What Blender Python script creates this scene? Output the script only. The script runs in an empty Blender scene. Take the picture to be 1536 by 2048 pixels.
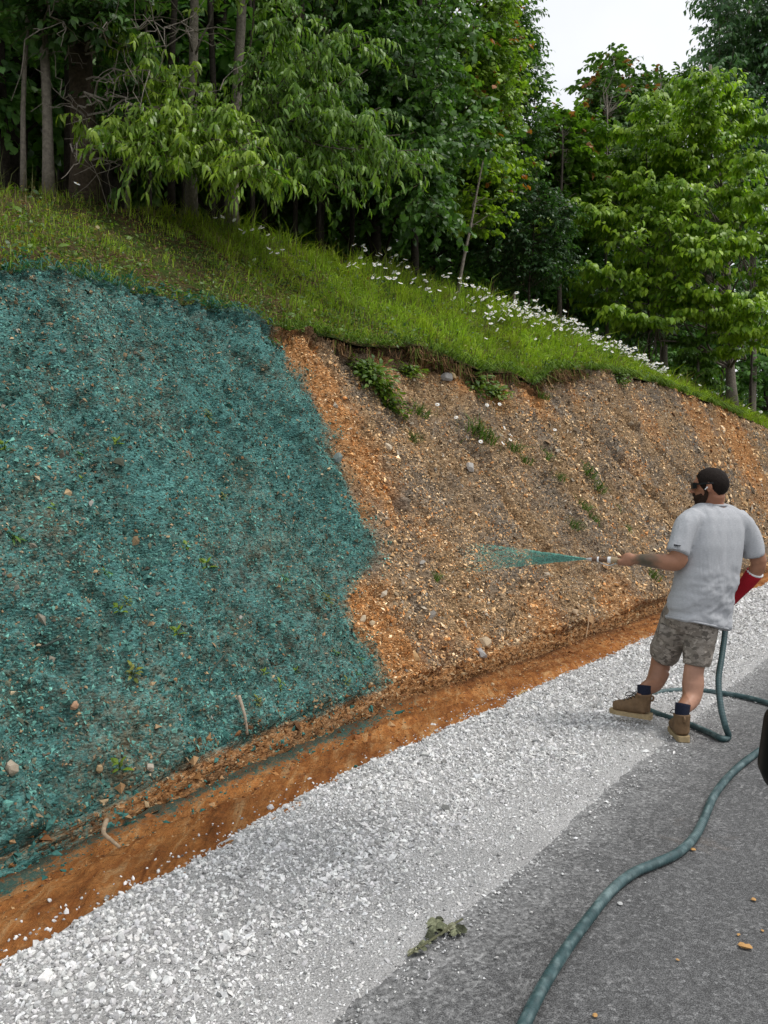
import bpy, math
import numpy as np
from mathutils import Vector, Matrix

scene = bpy.context.scene
R = math.radians
rng = np.random.default_rng(11)

# ------------------------------------------------------------------ camera
CAM_H, FPX, HZ = 1.6, 1575.0, 1000.0
cam_d = bpy.data.cameras.new('camera')
cam = bpy.data.objects.new('camera', cam_d)
scene.collection.objects.link(cam)
cam.location = (0, 0, CAM_H)
cam.rotation_euler = (R(90), 0, 0)
cam_d.sensor_fit = 'VERTICAL'
cam_d.sensor_height = 24.0
cam_d.lens = 24.0 * FPX / 2048.0
cam_d.shift_y = -24.0 / 2048.0
cam_d.clip_start, cam_d.clip_end = 0.05, 3000
scene.camera = cam

# ------------------------------------------------------------------ sky, sun, exposure (overcast)
SUN_EL, SUN_AZ = 60.0, 104.0          # azimuth measured clockwise from +Y
world = bpy.data.worlds.new('World'); scene.world = world
world.use_nodes = True
wn, wl = world.node_tree.nodes, world.node_tree.links
wn.clear()
w_out = wn.new('ShaderNodeOutputWorld'); w_bg = wn.new('ShaderNodeBackground')
w_sky = wn.new('ShaderNodeTexSky'); w_sky.sky_type = 'NISHITA'; w_sky.sun_disc = False
w_sky.sun_elevation = R(SUN_EL); w_sky.sun_rotation = R(SUN_AZ)
w_sky.air_density = 1.0; w_sky.dust_density = 4.0; w_sky.ozone_density = 1.0
w_hs = wn.new('ShaderNodeHueSaturation'); w_hs.inputs['Saturation'].default_value = 0.15
w_co = wn.new('ShaderNodeTexCoord')
w_no = wn.new('ShaderNodeTexNoise'); w_no.inputs['Scale'].default_value = 2.2
w_no.inputs['Detail'].default_value = 5
w_rp = wn.new('ShaderNodeValToRGB')
w_rp.color_ramp.elements[0].position = .3; w_rp.color_ramp.elements[0].color = (6.2, 6.5, 7.0, 1)
w_rp.color_ramp.elements[1].position = .75; w_rp.color_ramp.elements[1].color = (9.2, 9.35, 9.6, 1)
w_mx = wn.new('ShaderNodeMixRGB'); w_mx.inputs['Fac'].default_value = 0.78
wl.new(w_co.outputs['Generated'], w_no.inputs['Vector'])
wl.new(w_no.outputs['Fac'], w_rp.inputs['Fac'])
wl.new(w_sky.outputs['Color'], w_hs.inputs['Color'])
wl.new(w_hs.outputs['Color'], w_mx.inputs['Color1'])
wl.new(w_rp.outputs['Color'], w_mx.inputs['Color2'])
wl.new(w_mx.outputs['Color'], w_bg.inputs['Color'])
w_bg.inputs['Strength'].default_value = 0.115
wl.new(w_bg.outputs['Background'], w_out.inputs['Surface'])

sun_d = bpy.data.lights.new('sun', 'SUN'); sun_d.energy = 1.5; sun_d.angle = R(12)
sun_d.color = (1.0, .96, .9)
sun = bpy.data.objects.new('sun', sun_d); scene.collection.objects.link(sun)
_sd = Vector((math.sin(R(SUN_AZ)) * math.cos(R(SUN_EL)), math.cos(R(SUN_AZ)) * math.cos(R(SUN_EL)), math.sin(R(SUN_EL))))
sun.rotation_euler = _sd.to_track_quat('Z', 'Y').to_euler()

vs = scene.view_settings
vs.view_transform = 'Standard'; vs.look = 'None'; vs.exposure = 0.3; vs.gamma = 1.0
vs.use_curve_mapping = False
scene.render.engine = 'CYCLES'
cy = scene.cycles
cy.max_bounces = 6; cy.diffuse_bounces = 3; cy.glossy_bounces = 2; cy.transmission_bounces = 4
cy.transparent_max_bounces = 8; cy.use_denoising = True; cy.denoising_prefilter = 'NONE'

# ------------------------------------------------------------------ helpers
def col_link(o):
    scene.collection.objects.link(o); return o

def tag(o, label=None, cat=None, group=None, kind=None):
    if label: o['label'] = label
    if cat: o['category'] = cat
    if group: o['group'] = group
    if kind: o['kind'] = kind
    return o

def empty(name, loc=(0, 0, 0), label=None, cat=None, group=None):
    o = bpy.data.objects.new(name, None); col_link(o); o.location = loc
    o.empty_display_size = .1
    return tag(o, label, cat, group)

def np_mesh(name, V, tris=None, quads=None, col=None, smooth=False):
    V = np.asarray(V, np.float32)
    me = bpy.data.meshes.new(name)
    nt = 0 if tris is None else len(tris); nq = 0 if quads is None else len(quads)
    me.vertices.add(len(V)); me.vertices.foreach_set('co', V.ravel())
    li = []
    if nt: li.append(np.asarray(tris, np.int32).ravel())
    if nq: li.append(np.asarray(quads, np.int32).ravel())
    li = np.concatenate(li)
    me.loops.add(len(li)); me.loops.foreach_set('vertex_index', li)
    me.polygons.add(nt + nq)
    starts = np.concatenate([np.arange(nt) * 3, nt * 3 + np.arange(nq) * 4]).astype(np.int32)
    me.polygons.foreach_set('loop_start', starts)
    me.polygons.foreach_set('use_smooth', np.full(nt + nq, smooth, bool))
    me.update(calc_edges=True)
    if col is not None:
        c = np.ones((len(V), 4), np.float32); c[:, :3] = col
        a = me.color_attributes.new('Col', 'FLOAT_COLOR', 'POINT')
        a.data.foreach_set('color', c.ravel())
    return me

def mobj(name, me, mat, parent=None, loc=None):
    o = bpy.data.objects.new(name, me); col_link(o)
    if mat is not None and len(me.materials) == 0:
        for m in (mat if isinstance(mat, (list, tuple)) else [mat]): me.materials.append(m)
    if parent is not None:
        o.parent = parent
        if loc is None:
            o.matrix_parent_inverse = Matrix.Identity(4)
    if loc is not None: o.location = loc
    return o

class MB:
    """collects verts / tris / quads with a colour per vertex"""
    def __init__(s): s.v = []; s.t = []; s.q = []; s.c = []; s.n = 0
    def add(s, V, tris=None, quads=None, col=(1, 1, 1)):
        V = np.asarray(V, float)
        s.v.append(V)
        c = np.empty((len(V), 3)); c[:] = col; s.c.append(c)
        if tris is not None and len(tris): s.t.append(np.asarray(tris) + s.n)
        if quads is not None and len(quads): s.q.append(np.asarray(quads) + s.n)
        s.n += len(V)
    def mesh(s, name, origin=(0, 0, 0), smooth=False):
        return np_mesh(name, np.concatenate(s.v) - np.asarray(origin), np.concatenate(s.t) if s.t else None,
                       np.concatenate(s.q) if s.q else None, np.concatenate(s.c), smooth)
    def build(s, name, mat, parent=None, origin=(0, 0, 0), smooth=False):
        return mobj(name, s.mesh(name, origin, smooth), mat, parent)

def unit(v):
    v = np.asarray(v, float); return v / np.maximum(np.linalg.norm(v, axis=-1, keepdims=True), 1e-9)

def tube(pts, rad, n=6, cap=True):
    P = np.asarray(pts, float); m = len(P); rad = np.broadcast_to(np.asarray(rad, float), (m,))
    T = unit(np.gradient(P, axis=0))
    ref = np.array([0.31, 0.17, 0.93]) if abs(T[0] @ np.array([0, 0, 1])) < .9 else np.array([1., .1, 0])
    A = np.cross(T, ref); A = unit(A); B = np.cross(T, A)
    th = np.arange(n) / n * 2 * math.pi
    V = P[:, None] + rad[:, None, None] * (np.cos(th)[None, :, None] * A[:, None] + np.sin(th)[None, :, None] * B[:, None])
    V = V.reshape(-1, 3)
    i, j = np.meshgrid(np.arange(m - 1), np.arange(n), indexing='ij'); j2 = (j + 1) % n
    Q = np.stack([i * n + j, i * n + j2, (i + 1) * n + j2, (i + 1) * n + j], -1).reshape(-1, 4)
    Tr = None
    if cap:
        V = np.vstack([V, P[0], P[-1]]); a, b = len(V) - 2, len(V) - 1
        k = np.arange(n); k2 = (k + 1) % n
        Tr = np.vstack([np.stack([np.full(n, a), k2, k], -1), np.stack([np.full(n, b), (m - 1) * n + k, (m - 1) * n + k2], -1)])
    return V, Tr, Q

def smooth_path(pts, k=8):
    """Catmull-Rom through the points"""
    P = np.asarray(pts, float); P = np.vstack([2 * P[0] - P[1], P, 2 * P[-1] - P[-2]])
    out = []
    for i in range(1, len(P) - 2):
        p0, p1, p2, p3 = P[i - 1:i + 3]
        for u in np.arange(k) / k:
            out.append(.5 * (2 * p1 + (p2 - p0) * u + (2 * p0 - 5 * p1 + 4 * p2 - p3) * u * u + (3 * p1 - p0 - 3 * p2 + p3) * u ** 3))
    out.append(P[-2]); return np.array(out)

def vnoise(x, y, seed=0):
    x = np.asarray(x, float); y = np.asarray(y, float)
    ix = np.floor(x).astype(np.int64); iy = np.floor(y).astype(np.int64)
    fx = x - ix; fy = y - iy; fx = fx * fx * (3 - 2 * fx); fy = fy * fy * (3 - 2 * fy)
    def h(a, b):
        k = (a * 374761393 + b * 668265263 + seed * 1442695041) & 0xffffffff
        k = ((k ^ (k >> 13)) * 1274126177) & 0xffffffff
        return ((k ^ (k >> 16)) & 0xffff) / 65535.0
    return (h(ix, iy) * (1 - fx) + h(ix + 1, iy) * fx) * (1 - fy) + (h(ix, iy + 1) * (1 - fx) + h(ix + 1, iy + 1) * fx) * fy

def fbm(x, y, o=4, seed=0):
    r = 0; a = .5; f = 1.; tot = 0
    for k in range(o):
        r = r + a * vnoise(x * f + 17 * k, y * f - 9 * k, seed + k); tot += a; a *= .5; f *= 2.03
    return r / tot

def sstep(a, b, x):
    u = np.clip((x - a) / (b - a), 0, 1); return u * u * (3 - 2 * u)

# --- node materials
def new_mat(name):
    m = bpy.data.materials.new(name); m.use_nodes = True
    nt = m.node_tree; bs = nt.nodes['Principled BSDF']
    return m, nt, bs

def ND(nt, typ, **kw):
    n = nt.nodes.new(typ)
    for k, v in kw.items():
        if k.startswith('i_'): n.inputs[k[2:].replace('_', ' ')].default_value = v
        else: setattr(n, k, v)
    return n

def noise(nt, scale, detail=4, rough=.6, vec=None, dist=0):
    n = ND(nt, 'ShaderNodeTexNoise'); n.inputs['Scale'].default_value = scale
    n.inputs['Detail'].default_value = detail; n.inputs['Roughness'].default_value = rough
    n.inputs['Distortion'].default_value = dist
    if vec is not None: nt.links.new(vec, n.inputs['Vector'])
    return n.outputs['Fac']

def ramp(nt, src, stops):
    r = ND(nt, 'ShaderNodeValToRGB'); e = r.color_ramp.elements
    while len(e) < len(stops): e.new(.5)
    for k, (p, c) in enumerate(stops):
        e[k].position = p; e[k].color = (c, c, c, 1) if np.isscalar(c) else (*c, 1)
    nt.links.new(src, r.inputs['Fac']); return r.outputs['Color']

def mixc(nt, fac, a, b, mode='MIX'):
    m = ND(nt, 'ShaderNodeMixRGB', blend_type=mode)
    for s, v in (('Fac', fac), ('Color1', a), ('Color2', b)):
        if isinstance(v, bpy.types.NodeSocket): nt.links.new(v, m.inputs[s])
        elif s == 'Fac': m.inputs[s].default_value = v
        else: m.inputs[s].default_value = (*v, 1)
    return m.outputs['Color']

def math_n(nt, op, a, b):
    m = ND(nt, 'ShaderNodeMath', operation=op)
    for i, v in enumerate((a, b)):
        if isinstance(v, bpy.types.NodeSocket): nt.links.new(v, m.inputs[i])
        else: m.inputs[i].default_value = v
    return m.outputs[0]

def bump(nt, bs, h, strength=.5, dist=.01):
    b = ND(nt, 'ShaderNodeBump'); b.inputs['Strength'].default_value = strength; b.inputs['Distance'].default_value = dist
    nt.links.new(h, b.inputs['Height']); nt.links.new(b.outputs['Normal'], bs.inputs['Normal'])

def obco(nt):
    return ND(nt, 'ShaderNodeTexCoord').outputs['Object']

def plain(name, c, rough=.7, metal=0., var=.0, vscale=30, spec=.3, bmp=0, bdist=.003):
    m, nt, bs = new_mat(name)
    bs.inputs['Roughness'].default_value = rough; bs.inputs['Metallic'].default_value = metal
    bs.inputs['Specular IOR Level'].default_value = spec
    f = noise(nt, vscale, 5, .65, obco(nt))
    c = np.array(c)
    nt.links.new(ramp(nt, f, [(.3, tuple(c * (1 - var))), (.7, tuple(np.minimum(c * (1 + var), 1)))]), bs.inputs['Base Color'])
    if bmp: bump(nt, bs, f, bmp, bdist)
    return m

def vcol_mat(name, rough=.85, spec=.2, var=.25, vscale=60, trans=0, tcol=None, bmp=0, bdist=.004):
    """colour comes from the vertex colour of each piece, broken up by noise"""
    m, nt, bs = new_mat(name)
    at = ND(nt, 'ShaderNodeAttribute', attribute_name='Col')
    f = noise(nt, vscale, 4, .65, obco(nt))
    k = ramp(nt, f, [(.25, 1 - var), (.75, 1 + var)])
    c = mixc(nt, 1.0, at.outputs['Color'], k, 'MULTIPLY')
    nt.links.new(c, bs.inputs['Base Color'])
    bs.inputs['Roughness'].default_value = rough; bs.inputs['Specular IOR Level'].default_value = spec
    if bmp: bump(nt, bs, f, bmp, bdist)
    if trans:
        tr = ND(nt, 'ShaderNodeBsdfTranslucent')
        t = mixc(nt, 1.0, c, tcol or (1.1, 1.25, .5), 'MULTIPLY')
        nt.links.new(t, tr.inputs['Color'])
        mx = ND(nt, 'ShaderNodeMixShader'); mx.inputs['Fac'].default_value = trans
        nt.links.new(bs.outputs[0], mx.inputs[1]); nt.links.new(tr.outputs[0], mx.inputs[2])
        nt.links.new(mx.outputs[0], nt.nodes['Material Output'].inputs['Surface'])
    return m

# ------------------------------------------------------------------ layout: road frame (s along the road, t towards the bank)
_a = math.atan(1145 / 1575)
DS = np.array([math.sin(_a), math.cos(_a)]); DT = np.array([-math.cos(_a), math.sin(_a)])
def W(s, t, z):
    s, t, z = np.broadcast_arrays(np.asarray(s, float), np.asarray(t, float), np.asarray(z, float))
    return np.stack([s * DS[0] + t * DT[0], s * DS[1] + t * DT[1], z], -1)
def ST(x, y): return x * DS[0] + y * DS[1], x * DT[0] + y * DT[1]
def P(px, py, Y):                      # measured image position and distance -> place
    return np.array([(px - 768) / FPX * Y, Y, CAM_H + (HZ - py) / FPX * Y])
def G(px, py, z=0.):                   # measured image position -> place on the level ground
    Y = (CAM_H - z) * FPX / (py - HZ); return P(px, py, Y)

def tan_face(s): return np.interp(s, [8, 22], [1.5, 2.3])
def toe(s): return 3.74 + np.interp(s, [0, 1.5, 2.5, 5.4, 8, 13, 40], [-.3, -.25, -.15, .1, 0., -.02, -.1])
_Yg = np.linspace(3, 90, 12000)
def on_face(px, py):
    p = P(px, py, _Yg[:, None])[:, :] if False else np.stack([(px - 768) / FPX * _Yg, _Yg, CAM_H + (HZ - py) / FPX * _Yg], -1)
    s, t = ST(p[:, 0], p[:, 1])
    i = np.argmax(t - toe(s) - p[:, 2] / tan_face(s) > 0)
    return s[i], t[i], p[i, 2]
_top = np.array([on_face(*q) for q in [(-400, 480), (0, 548), (130, 560), (250, 585), (450, 625), (560, 662), (650, 672), (700, 690), (760, 695), (830, 690), (900, 722), (960, 745), (1010, 745), (1060, 770), (1095, 737), (1200, 742), (1300, 765), (1400, 800), (1536, 860), (1640, 905)]])
_o = np.argsort(_top[:, 0]); _top = _top[_o]
def t_top(s): return np.interp(s, _top[:, 0], _top[:, 1])
def z_top(s): return np.interp(s, _top[:, 0], _top[:, 2])
_cr = []
for px, py in [(-400, 290), (0, 378), (100, 390), (250, 412), (380, 442), (460, 457), (560, 492), (700, 525), (800, 550), (930, 592), (1050, 632), (1200, 697), (1300, 755), (1450, 812), (1536, 855), (1640, 902)]:
    w = np.interp(px, [0, 500, 930, 1450], [3.2, 2.6, 1.8, .8])
    q = np.stack([(px - 768) / FPX * _Yg, _Yg, CAM_H + (HZ - py) / FPX * _Yg], -1); s_, t_ = ST(q[:, 0], q[:, 1])
    i = np.argmax(t_ > t_top(s_) + w); _cr.append((s_[i], t_[i], q[i, 2]))
_cr = np.array(_cr)
def t_cr(s): return np.interp(s, _cr[:, 0], _cr[:, 1])
def z_cr(s): return np.interp(s, _cr[:, 0], _cr[:, 2])
def hill_z(s, t):
    """ground height above the cut"""
    tt, tc = t_top(s), t_cr(s); zt, zc = z_top(s), z_cr(s)
    u = np.clip((t - tt) / (tc - tt), 0, 1)
    z = zt + (zc - zt) * (u + .18 * u * (1 - u))
    d = np.maximum(t - tc, 0)
    z = z + .10 * d * np.exp(-d / 6) + .02 * d
    return z + .10 * (fbm(s * 1.1, t * 1.1, 3, 5) - .5) * sstep(0, .3, t - tt)
def column(px, dt):
    """place on the hilltop dt metres behind the crest, in the direction of image column px"""
    q = (px - 768) / FPX * _Yg; s_, t_ = ST(q, _Yg)
    i = np.argmax(t_ > t_cr(s_) + dt)
    return np.array([q[i], _Yg[i], float(hill_z(s_[i], t_[i]))])

# ------------------------------------------------------------------ materials of the setting
def bank_material():
    m, nt, bs = new_mat('bank_soil')
    co = obco(nt)
    at = ND(nt, 'ShaderNodeAttribute', attribute_name='Col')
    sp = ND(nt, 'ShaderNodeSeparateColor'); nt.links.new(at.outputs['Color'], sp.inputs[0])
    n1 = noise(nt, 3.0, 6, .65, co); n2 = noise(nt, 26, 6, .7, co); n3 = noise(nt, 90, 4, .7, co)
    brown = ramp(nt, n2, [(.30, (.070, .046, .026)), (.46, (.245, .158, .083)), (.60, (.43, .29, .165)), (.75, (.60, .45, .29))])
    orange = ramp(nt, n2, [(.28, (.17, .07, .024)), (.5, (.42, .20, .075)), (.72, (.58, .37, .19))])
    f = math_n(nt, 'ADD', sp.outputs[1], math_n(nt, 'MULTIPLY', math_n(nt, 'SUBTRACT', n1, .5), 1.1))
    n5 = noise(nt, 1.1, 4, .6, co)
    brown = mixc(nt, ramp(nt, n5, [(.42, 0.), (.62, .75)]), brown, ramp(nt, n2, [(.3, (.05, .045, .038)), (.55, (.19, .17, .145)), (.75, (.36, .33, .28))]))
    base = mixc(nt, ramp(nt, f, [(.25, 0.), (.75, 1.)]), brown, orange)
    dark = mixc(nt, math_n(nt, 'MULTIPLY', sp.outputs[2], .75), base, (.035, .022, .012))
    teal = ramp(nt, n3, [(.25, (.032, .088, .080)), (.5, (.078, .205, .188)), (.75, (.14, .34, .315))])
    brk = math_n(nt, 'ADD', math_n(nt, 'MULTIPLY', math_n(nt, 'SUBTRACT', n2, .5), 2.2), math_n(nt, 'MULTIPLY', math_n(nt, 'SUBTRACT', n1, .5), .5))
    g = math_n(nt, 'ADD', math_n(nt, 'MULTIPLY', sp.outputs[0], 1.55), brk)
    gf = ramp(nt, math_n(nt, 'MULTIPLY', g, .5), [(.40, 0.), (.74, 1.)])
    gf2 = math_n(nt, 'MULTIPLY', gf, ramp(nt, sp.outputs[0], [(.02, 0.), (.12, 1.)]))
    teal = mixc(nt, 1, teal, ramp(nt, noise(nt, 4.5, 5, .65, co), [(.36, (.50, .46, .42)), (.5, (.95, .95, .95)), (.64, (1.3, 1.28, 1.28))]), 'MULTIPLY')
    nt.links.new(mixc(nt, gf2, dark, teal), bs.inputs['Base Color'])
    bs.inputs['Roughness'].default_value = .92; bs.inputs['Specular IOR Level'].default_value = .15
    h = math_n(nt, 'ADD', math_n(nt, 'MULTIPLY', n2, .7), math_n(nt, 'MULTIPLY', n3, .3))
    # every shard of shale has its own height and tone
    vo = ND(nt, 'ShaderNodeTexVoronoi'); vo.inputs['Scale'].default_value = 42; mpv = ND(nt, 'ShaderNodeMapping'); mpv.inputs['Scale'].default_value = (1, 1, 1.9); mpv.inputs['Rotation'].default_value = (.3, .5, .2)
    nt.links.new(mixc(nt, .06, co, ND(nt, 'ShaderNodeTexNoise').outputs['Color']), mpv.inputs['Vector']); nt.links.new(mpv.outputs['Vector'], vo.inputs['Vector'])
    sv = ND(nt, 'ShaderNodeSeparateColor'); nt.links.new(vo.outputs['Color'], sv.inputs[0])
    old = bs.inputs['Base Color'].links[0].from_socket
    nt.links.new(mixc(nt, 1, old, ramp(nt, sv.outputs[1], [(.0, .72), (.6, 1.18), (1., 1.55)]), 'MULTIPLY'), bs.inputs['Base Color'])
    h = math_n(nt, 'ADD', h, math_n(nt, 'SUBTRACT', math_n(nt, 'MULTIPLY', sv.outputs[0], .8), math_n(nt, 'MULTIPLY', vo.outputs['Distance'], .5)))
    bump(nt, bs, h, 1.0, .035)
    return m

def dirt_material():
    m, nt, bs = new_mat('dirt')
    co = obco(nt)
    mp = ND(nt, 'ShaderNodeMapping'); mp.inputs['Rotation'].default_value = (0, 0, _a); mp.inputs['Scale'].default_value = (1, .12, 1)
    nt.links.new(co, mp.inputs['Vector'])
    n1 = noise(nt, 13, 8, .72, mp.outputs['Vector'], .5); n2 = noise(nt, 30, 6, .7, co); n0 = noise(nt, 1.7, 4, .6, co)
    c1 = ramp(nt, n1, [(.28, (.15, .058, .020)), (.40, (.33, .132, .040)), (.52, (.47, .212, .068)), (.66, (.62, .40, .20))])
    c2 = ramp(nt, n0, [(.35, (.66, .55, .48)), (.6, (1.15, 1.05, .95))])
    c = mixc(nt, 1, c1, c2, 'MULTIPLY')
    c = mixc(nt, math_n(nt, 'MULTIPLY', ramp(nt, n2, [(.35, 1.), (.5, 0.)]), .5), c, (.09, .05, .024))
    at = ND(nt, 'ShaderNodeAttribute', attribute_name='Col')
    sp = ND(nt, 'ShaderNodeSeparateColor'); nt.links.new(at.outputs['Color'], sp.inputs[0])
    g = math_n(nt, 'ADD', sp.outputs[0], math_n(nt, 'MULTIPLY', math_n(nt, 'SUBTRACT', n1, .5), 1.6))
    g = math_n(nt, 'ADD', g, math_n(nt, 'MULTIPLY', math_n(nt, 'SUBTRACT', n2, .5), 2.4))
    gf = math_n(nt, 'MULTIPLY', ramp(nt, g, [(.40, 0.), (.85, .9)]), ramp(nt, sp.outputs[0], [(.05, 0.), (.2, 1.)]))
    c = mixc(nt, gf, c, (.03, .13, .115))
    c = mixc(nt, math_n(nt, 'MULTIPLY', sp.outputs[2], .85), c, (.055, .024, .01))
    gr = math_n(nt, 'MULTIPLY', ramp(nt, math_n(nt, 'ADD', sp.outputs[1], math_n(nt, 'MULTIPLY', math_n(nt, 'SUBTRACT', n2, .5), 1.2)), [(.4, 0.), (.8, 1.)]), .8)
    c = mixc(nt, gr, c, (.33, .31, .29))
    nt.links.new(c, bs.inputs['Base Color'])
    bs.inputs['Roughness'].default_value = .9; bs.inputs['Specular IOR Level'].default_value = .15
    bump(nt, bs, math_n(nt, 'ADD', math_n(nt, 'ADD', n2, noise(nt, 90, 4, .7, co)), n1), 1., .02)
    return m

def gravel_base_material():
    m, nt, bs = new_mat('gravel_fines')
    co = obco(nt)
    v = ND(nt, 'ShaderNodeTexVoronoi'); v.inputs['Scale'].default_value = 95; nt.links.new(co, v.inputs['Vector'])
    n1 = noise(nt, 2.2, 4, .6, co); n2 = noise(nt, 140, 4, .7, co)
    c = ramp(nt, n2, [(.3, (.34, .335, .33)), (.5, (.64, .63, .62)), (.7, (.80, .79, .78))])
    c = mixc(nt, .5, c, ramp(nt, v.outputs['Distance'], [(.0, 1.), (.6, .55)]), 'MULTIPLY')
    c = mixc(nt, 1, c, ramp(nt, n1, [(.3, .78), (.7, 1.08)]), 'MULTIPLY')
    nt.links.new(c, bs.inputs['Base Color']); bs.inputs['Roughness'].default_value = .95
    bs.inputs['Specular IOR Level'].default_value = .1
    bump(nt, bs, math_n(nt, 'SUBTRACT', n2, v.outputs['Distance']), .9, .012)
    return m

def asphalt_material():
    m, nt, bs = new_mat('asphalt')
    co = obco(nt)
    mp = ND(nt, 'ShaderNodeMapping'); mp.inputs['Rotation'].default_value = (0, 0, _a); nt.links.new(co, mp.inputs['Vector'])
    sx = ND(nt, 'ShaderNodeSeparateXYZ'); nt.links.new(mp.outputs['Vector'], sx.inputs[0])
    # after the turn: y runs along the road, -x towards the bank
    dusty = ND(nt, 'ShaderNodeMapRange'); dusty.inputs['From Min'].default_value = -.2; dusty.inputs['From Max'].default_value = -1.55
    nt.links.new(sx.outputs['X'], dusty.inputs['Value'])
    n1 = noise(nt, 1.3, 5, .65, co); n2 = noise(nt, 60, 4, .75, co); n3 = noise(nt, 210, 3, .7, co); n4 = noise(nt, 7, 6, .75, co, .6)
    c = ramp(nt, n3, [(.32, (.035, .035, .037)), (.5, (.105, .105, .106)), (.68, (.24, .24, .24))])
    c = mixc(nt, 1, c, ramp(nt, n1, [(.3, .78), (.7, 1.2)]), 'MULTIPLY')
    d = math_n(nt, 'ADD', math_n(nt, 'MULTIPLY', dusty.outputs[0], .27), math_n(nt, 'MULTIPLY', math_n(nt, 'SUBTRACT', n4, .5), .9))
    d = math_n(nt, 'ADD', d, math_n(nt, 'MULTIPLY', math_n(nt, 'SUBTRACT', n2, .5), 1.5))
    edge = ND(nt, 'ShaderNodeMapRange'); edge.inputs['From Min'].default_value = -1.12; edge.inputs['From Max'].default_value = -1.55; nt.links.new(sx.outputs['X'], edge.inputs['Value'])
    d = math_n(nt, 'ADD', d, math_n(nt, 'MULTIPLY', edge.outputs[0], .20))
    c = mixc(nt, math_n(nt, 'MULTIPLY', ramp(nt, d, [(.2, 0.), (.8, 1.)]), .68), c, (.48, .475, .47))
    ag = ND(nt, 'ShaderNodeTexVoronoi'); ag.inputs['Scale'].default_value = 75; nt.links.new(co, ag.inputs['Vector']); sa_ = ND(nt, 'ShaderNodeSeparateColor'); nt.links.new(ag.outputs['Color'], sa_.inputs[0])
    c = mixc(nt, 1, c, ramp(nt, sa_.outputs[0], [(.0, .74), (.5, .98), (.85, 1.15), (1., 1.6)]), 'MULTIPLY')
    mud = math_n(nt, 'MULTIPLY', ramp(nt, noise(nt, .9, 6, .7, co, .4), [(.62, 0.), (.74, 1.)]), .28); c = mixc(nt, mud, c, (.24, .16, .10))
    # wavy chalky skid and sweep marks left of dust
    mp2 = ND(nt, 'ShaderNodeMapping'); mp2.inputs['Scale'].default_value = (1.0, .28, 1); mp2.inputs['Rotation'].default_value = (0, 0, .35)
    nt.links.new(mp.outputs['Vector'], mp2.inputs['Vector'])
    wv = noise(nt, 26, 5, .7, mp2.outputs['Vector'], 1.2); blot = noise(nt, .55, 3, .5, co)
    k = math_n(nt, 'MULTIPLY', ramp(nt, wv, [(.57, 0.), (.68, 1.)]), ramp(nt, blot, [(.42, 0.), (.62, .6)]))
    c = mixc(nt, k, c, (.46, .455, .45))
    nt.links.new(c, bs.inputs['Base Color']); bs.inputs['Roughness'].default_value = .9
    bs.inputs['Specular IOR Level'].default_value = .2
    bump(nt, bs, n3, .8, .006)
    return m

def hill_material():
    m, nt, bs = new_mat('hilltop_soil')
    co = obco(nt)
    n1 = noise(nt, 2.0, 5, .6, co); n2 = noise(nt, 40, 5, .7, co)
    soil = ramp(nt, n2, [(.3, (.03, .021, .012)), (.55, (.085, .055, .028)), (.75, (.19, .125, .065))])
    moss = ramp(nt, n2, [(.3, (.016, .03, .006)), (.7, (.06, .10, .018))])
    nt.links.new(mixc(nt, ramp(nt, n1, [(.4, 0.), (.6, .9)]), soil, moss), bs.inputs['Base Color'])
    bs.inputs['Roughness'].default_value = .95; bs.inputs['Specular IOR Level'].default_value = .1
    bump(nt, bs, n2, .8, .03)
    return m

M_bank, M_dirt, M_fines, M_asph, M_hill = bank_material(), dirt_material(), gravel_base_material(), asphalt_material(), hill_material()
M_stone = vcol_mat('crushed_limestone', .9, .15, .22, 70, bmp=.5)
M_chip = vcol_mat('shale', .85, .2, .3, 55)
M_leaf = vcol_mat('leaf', .42, .42, .18, 9, trans=.36)
M_grass = vcol_mat('grass', .6, .25, .15, 20, trans=.30)
M_bark = vcol_mat('bark', .9, .15, .45, 22, bmp=1.0, bdist=.02)
M_root = vcol_mat('roots', .95, .1, .3, 40)

# ------------------------------------------------------------------ surfaces as sampled grids
class Grid:
    def __init__(g, Pm):                     # Pm [ns, nv, 3]
        g.P = Pm
        a = np.gradient(Pm, axis=0); b = np.gradient(Pm, axis=1)
        g.N = unit(np.cross(a, b)); g.N *= np.where((g.N @ np.array([DT[0] * -.5, DT[1] * -.5, 1.])) < 0, -1, 1)[..., None]
    def sample(g, i, j):
        i0 = np.clip(np.floor(i).astype(int), 0, g.P.shape[0] - 2); j0 = np.clip(np.floor(j).astype(int), 0, g.P.shape[1] - 2)
        fi = (i - i0)[:, None]; fj = (j - j0)[:, None]
        def L(A): return (A[i0, j0] * (1 - fi) + A[i0 + 1, j0] * fi) * (1 - fj) + (A[i0, j0 + 1] * (1 - fi) + A[i0 + 1, j0 + 1] * fi) * fj
        return L(g.P), unit(L(g.N))
    def mesh(g, name, col=None, smooth=True):
        ns, nv = g.P.shape[:2]
        i, j = np.meshgrid(np.arange(ns - 1), np.arange(nv - 1), indexing='ij')
        Q = np.stack([i * nv + j, (i + 1) * nv + j, (i + 1) * nv + j + 1, i * nv + j + 1], -1).reshape(-1, 4)
        return np_mesh(name, g.P.reshape(-1, 3), None, Q, None if col is None else col.reshape(-1, 3), smooth)

def s_steps(d0, s0=1.0, s1=9., sa=-8., sb=62., pw=1.6):
    out = list(np.arange(sa, s0, .12)); s = s0
    while s < sb:
        out.append(s); s += d0 if s < s1 else d0 * (s / s1) ** pw
    return np.array(out + [sb])
SA = s_steps(.026)
def s_to_i(s): return np.interp(s, SA, np.arange(len(SA)))

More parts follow.
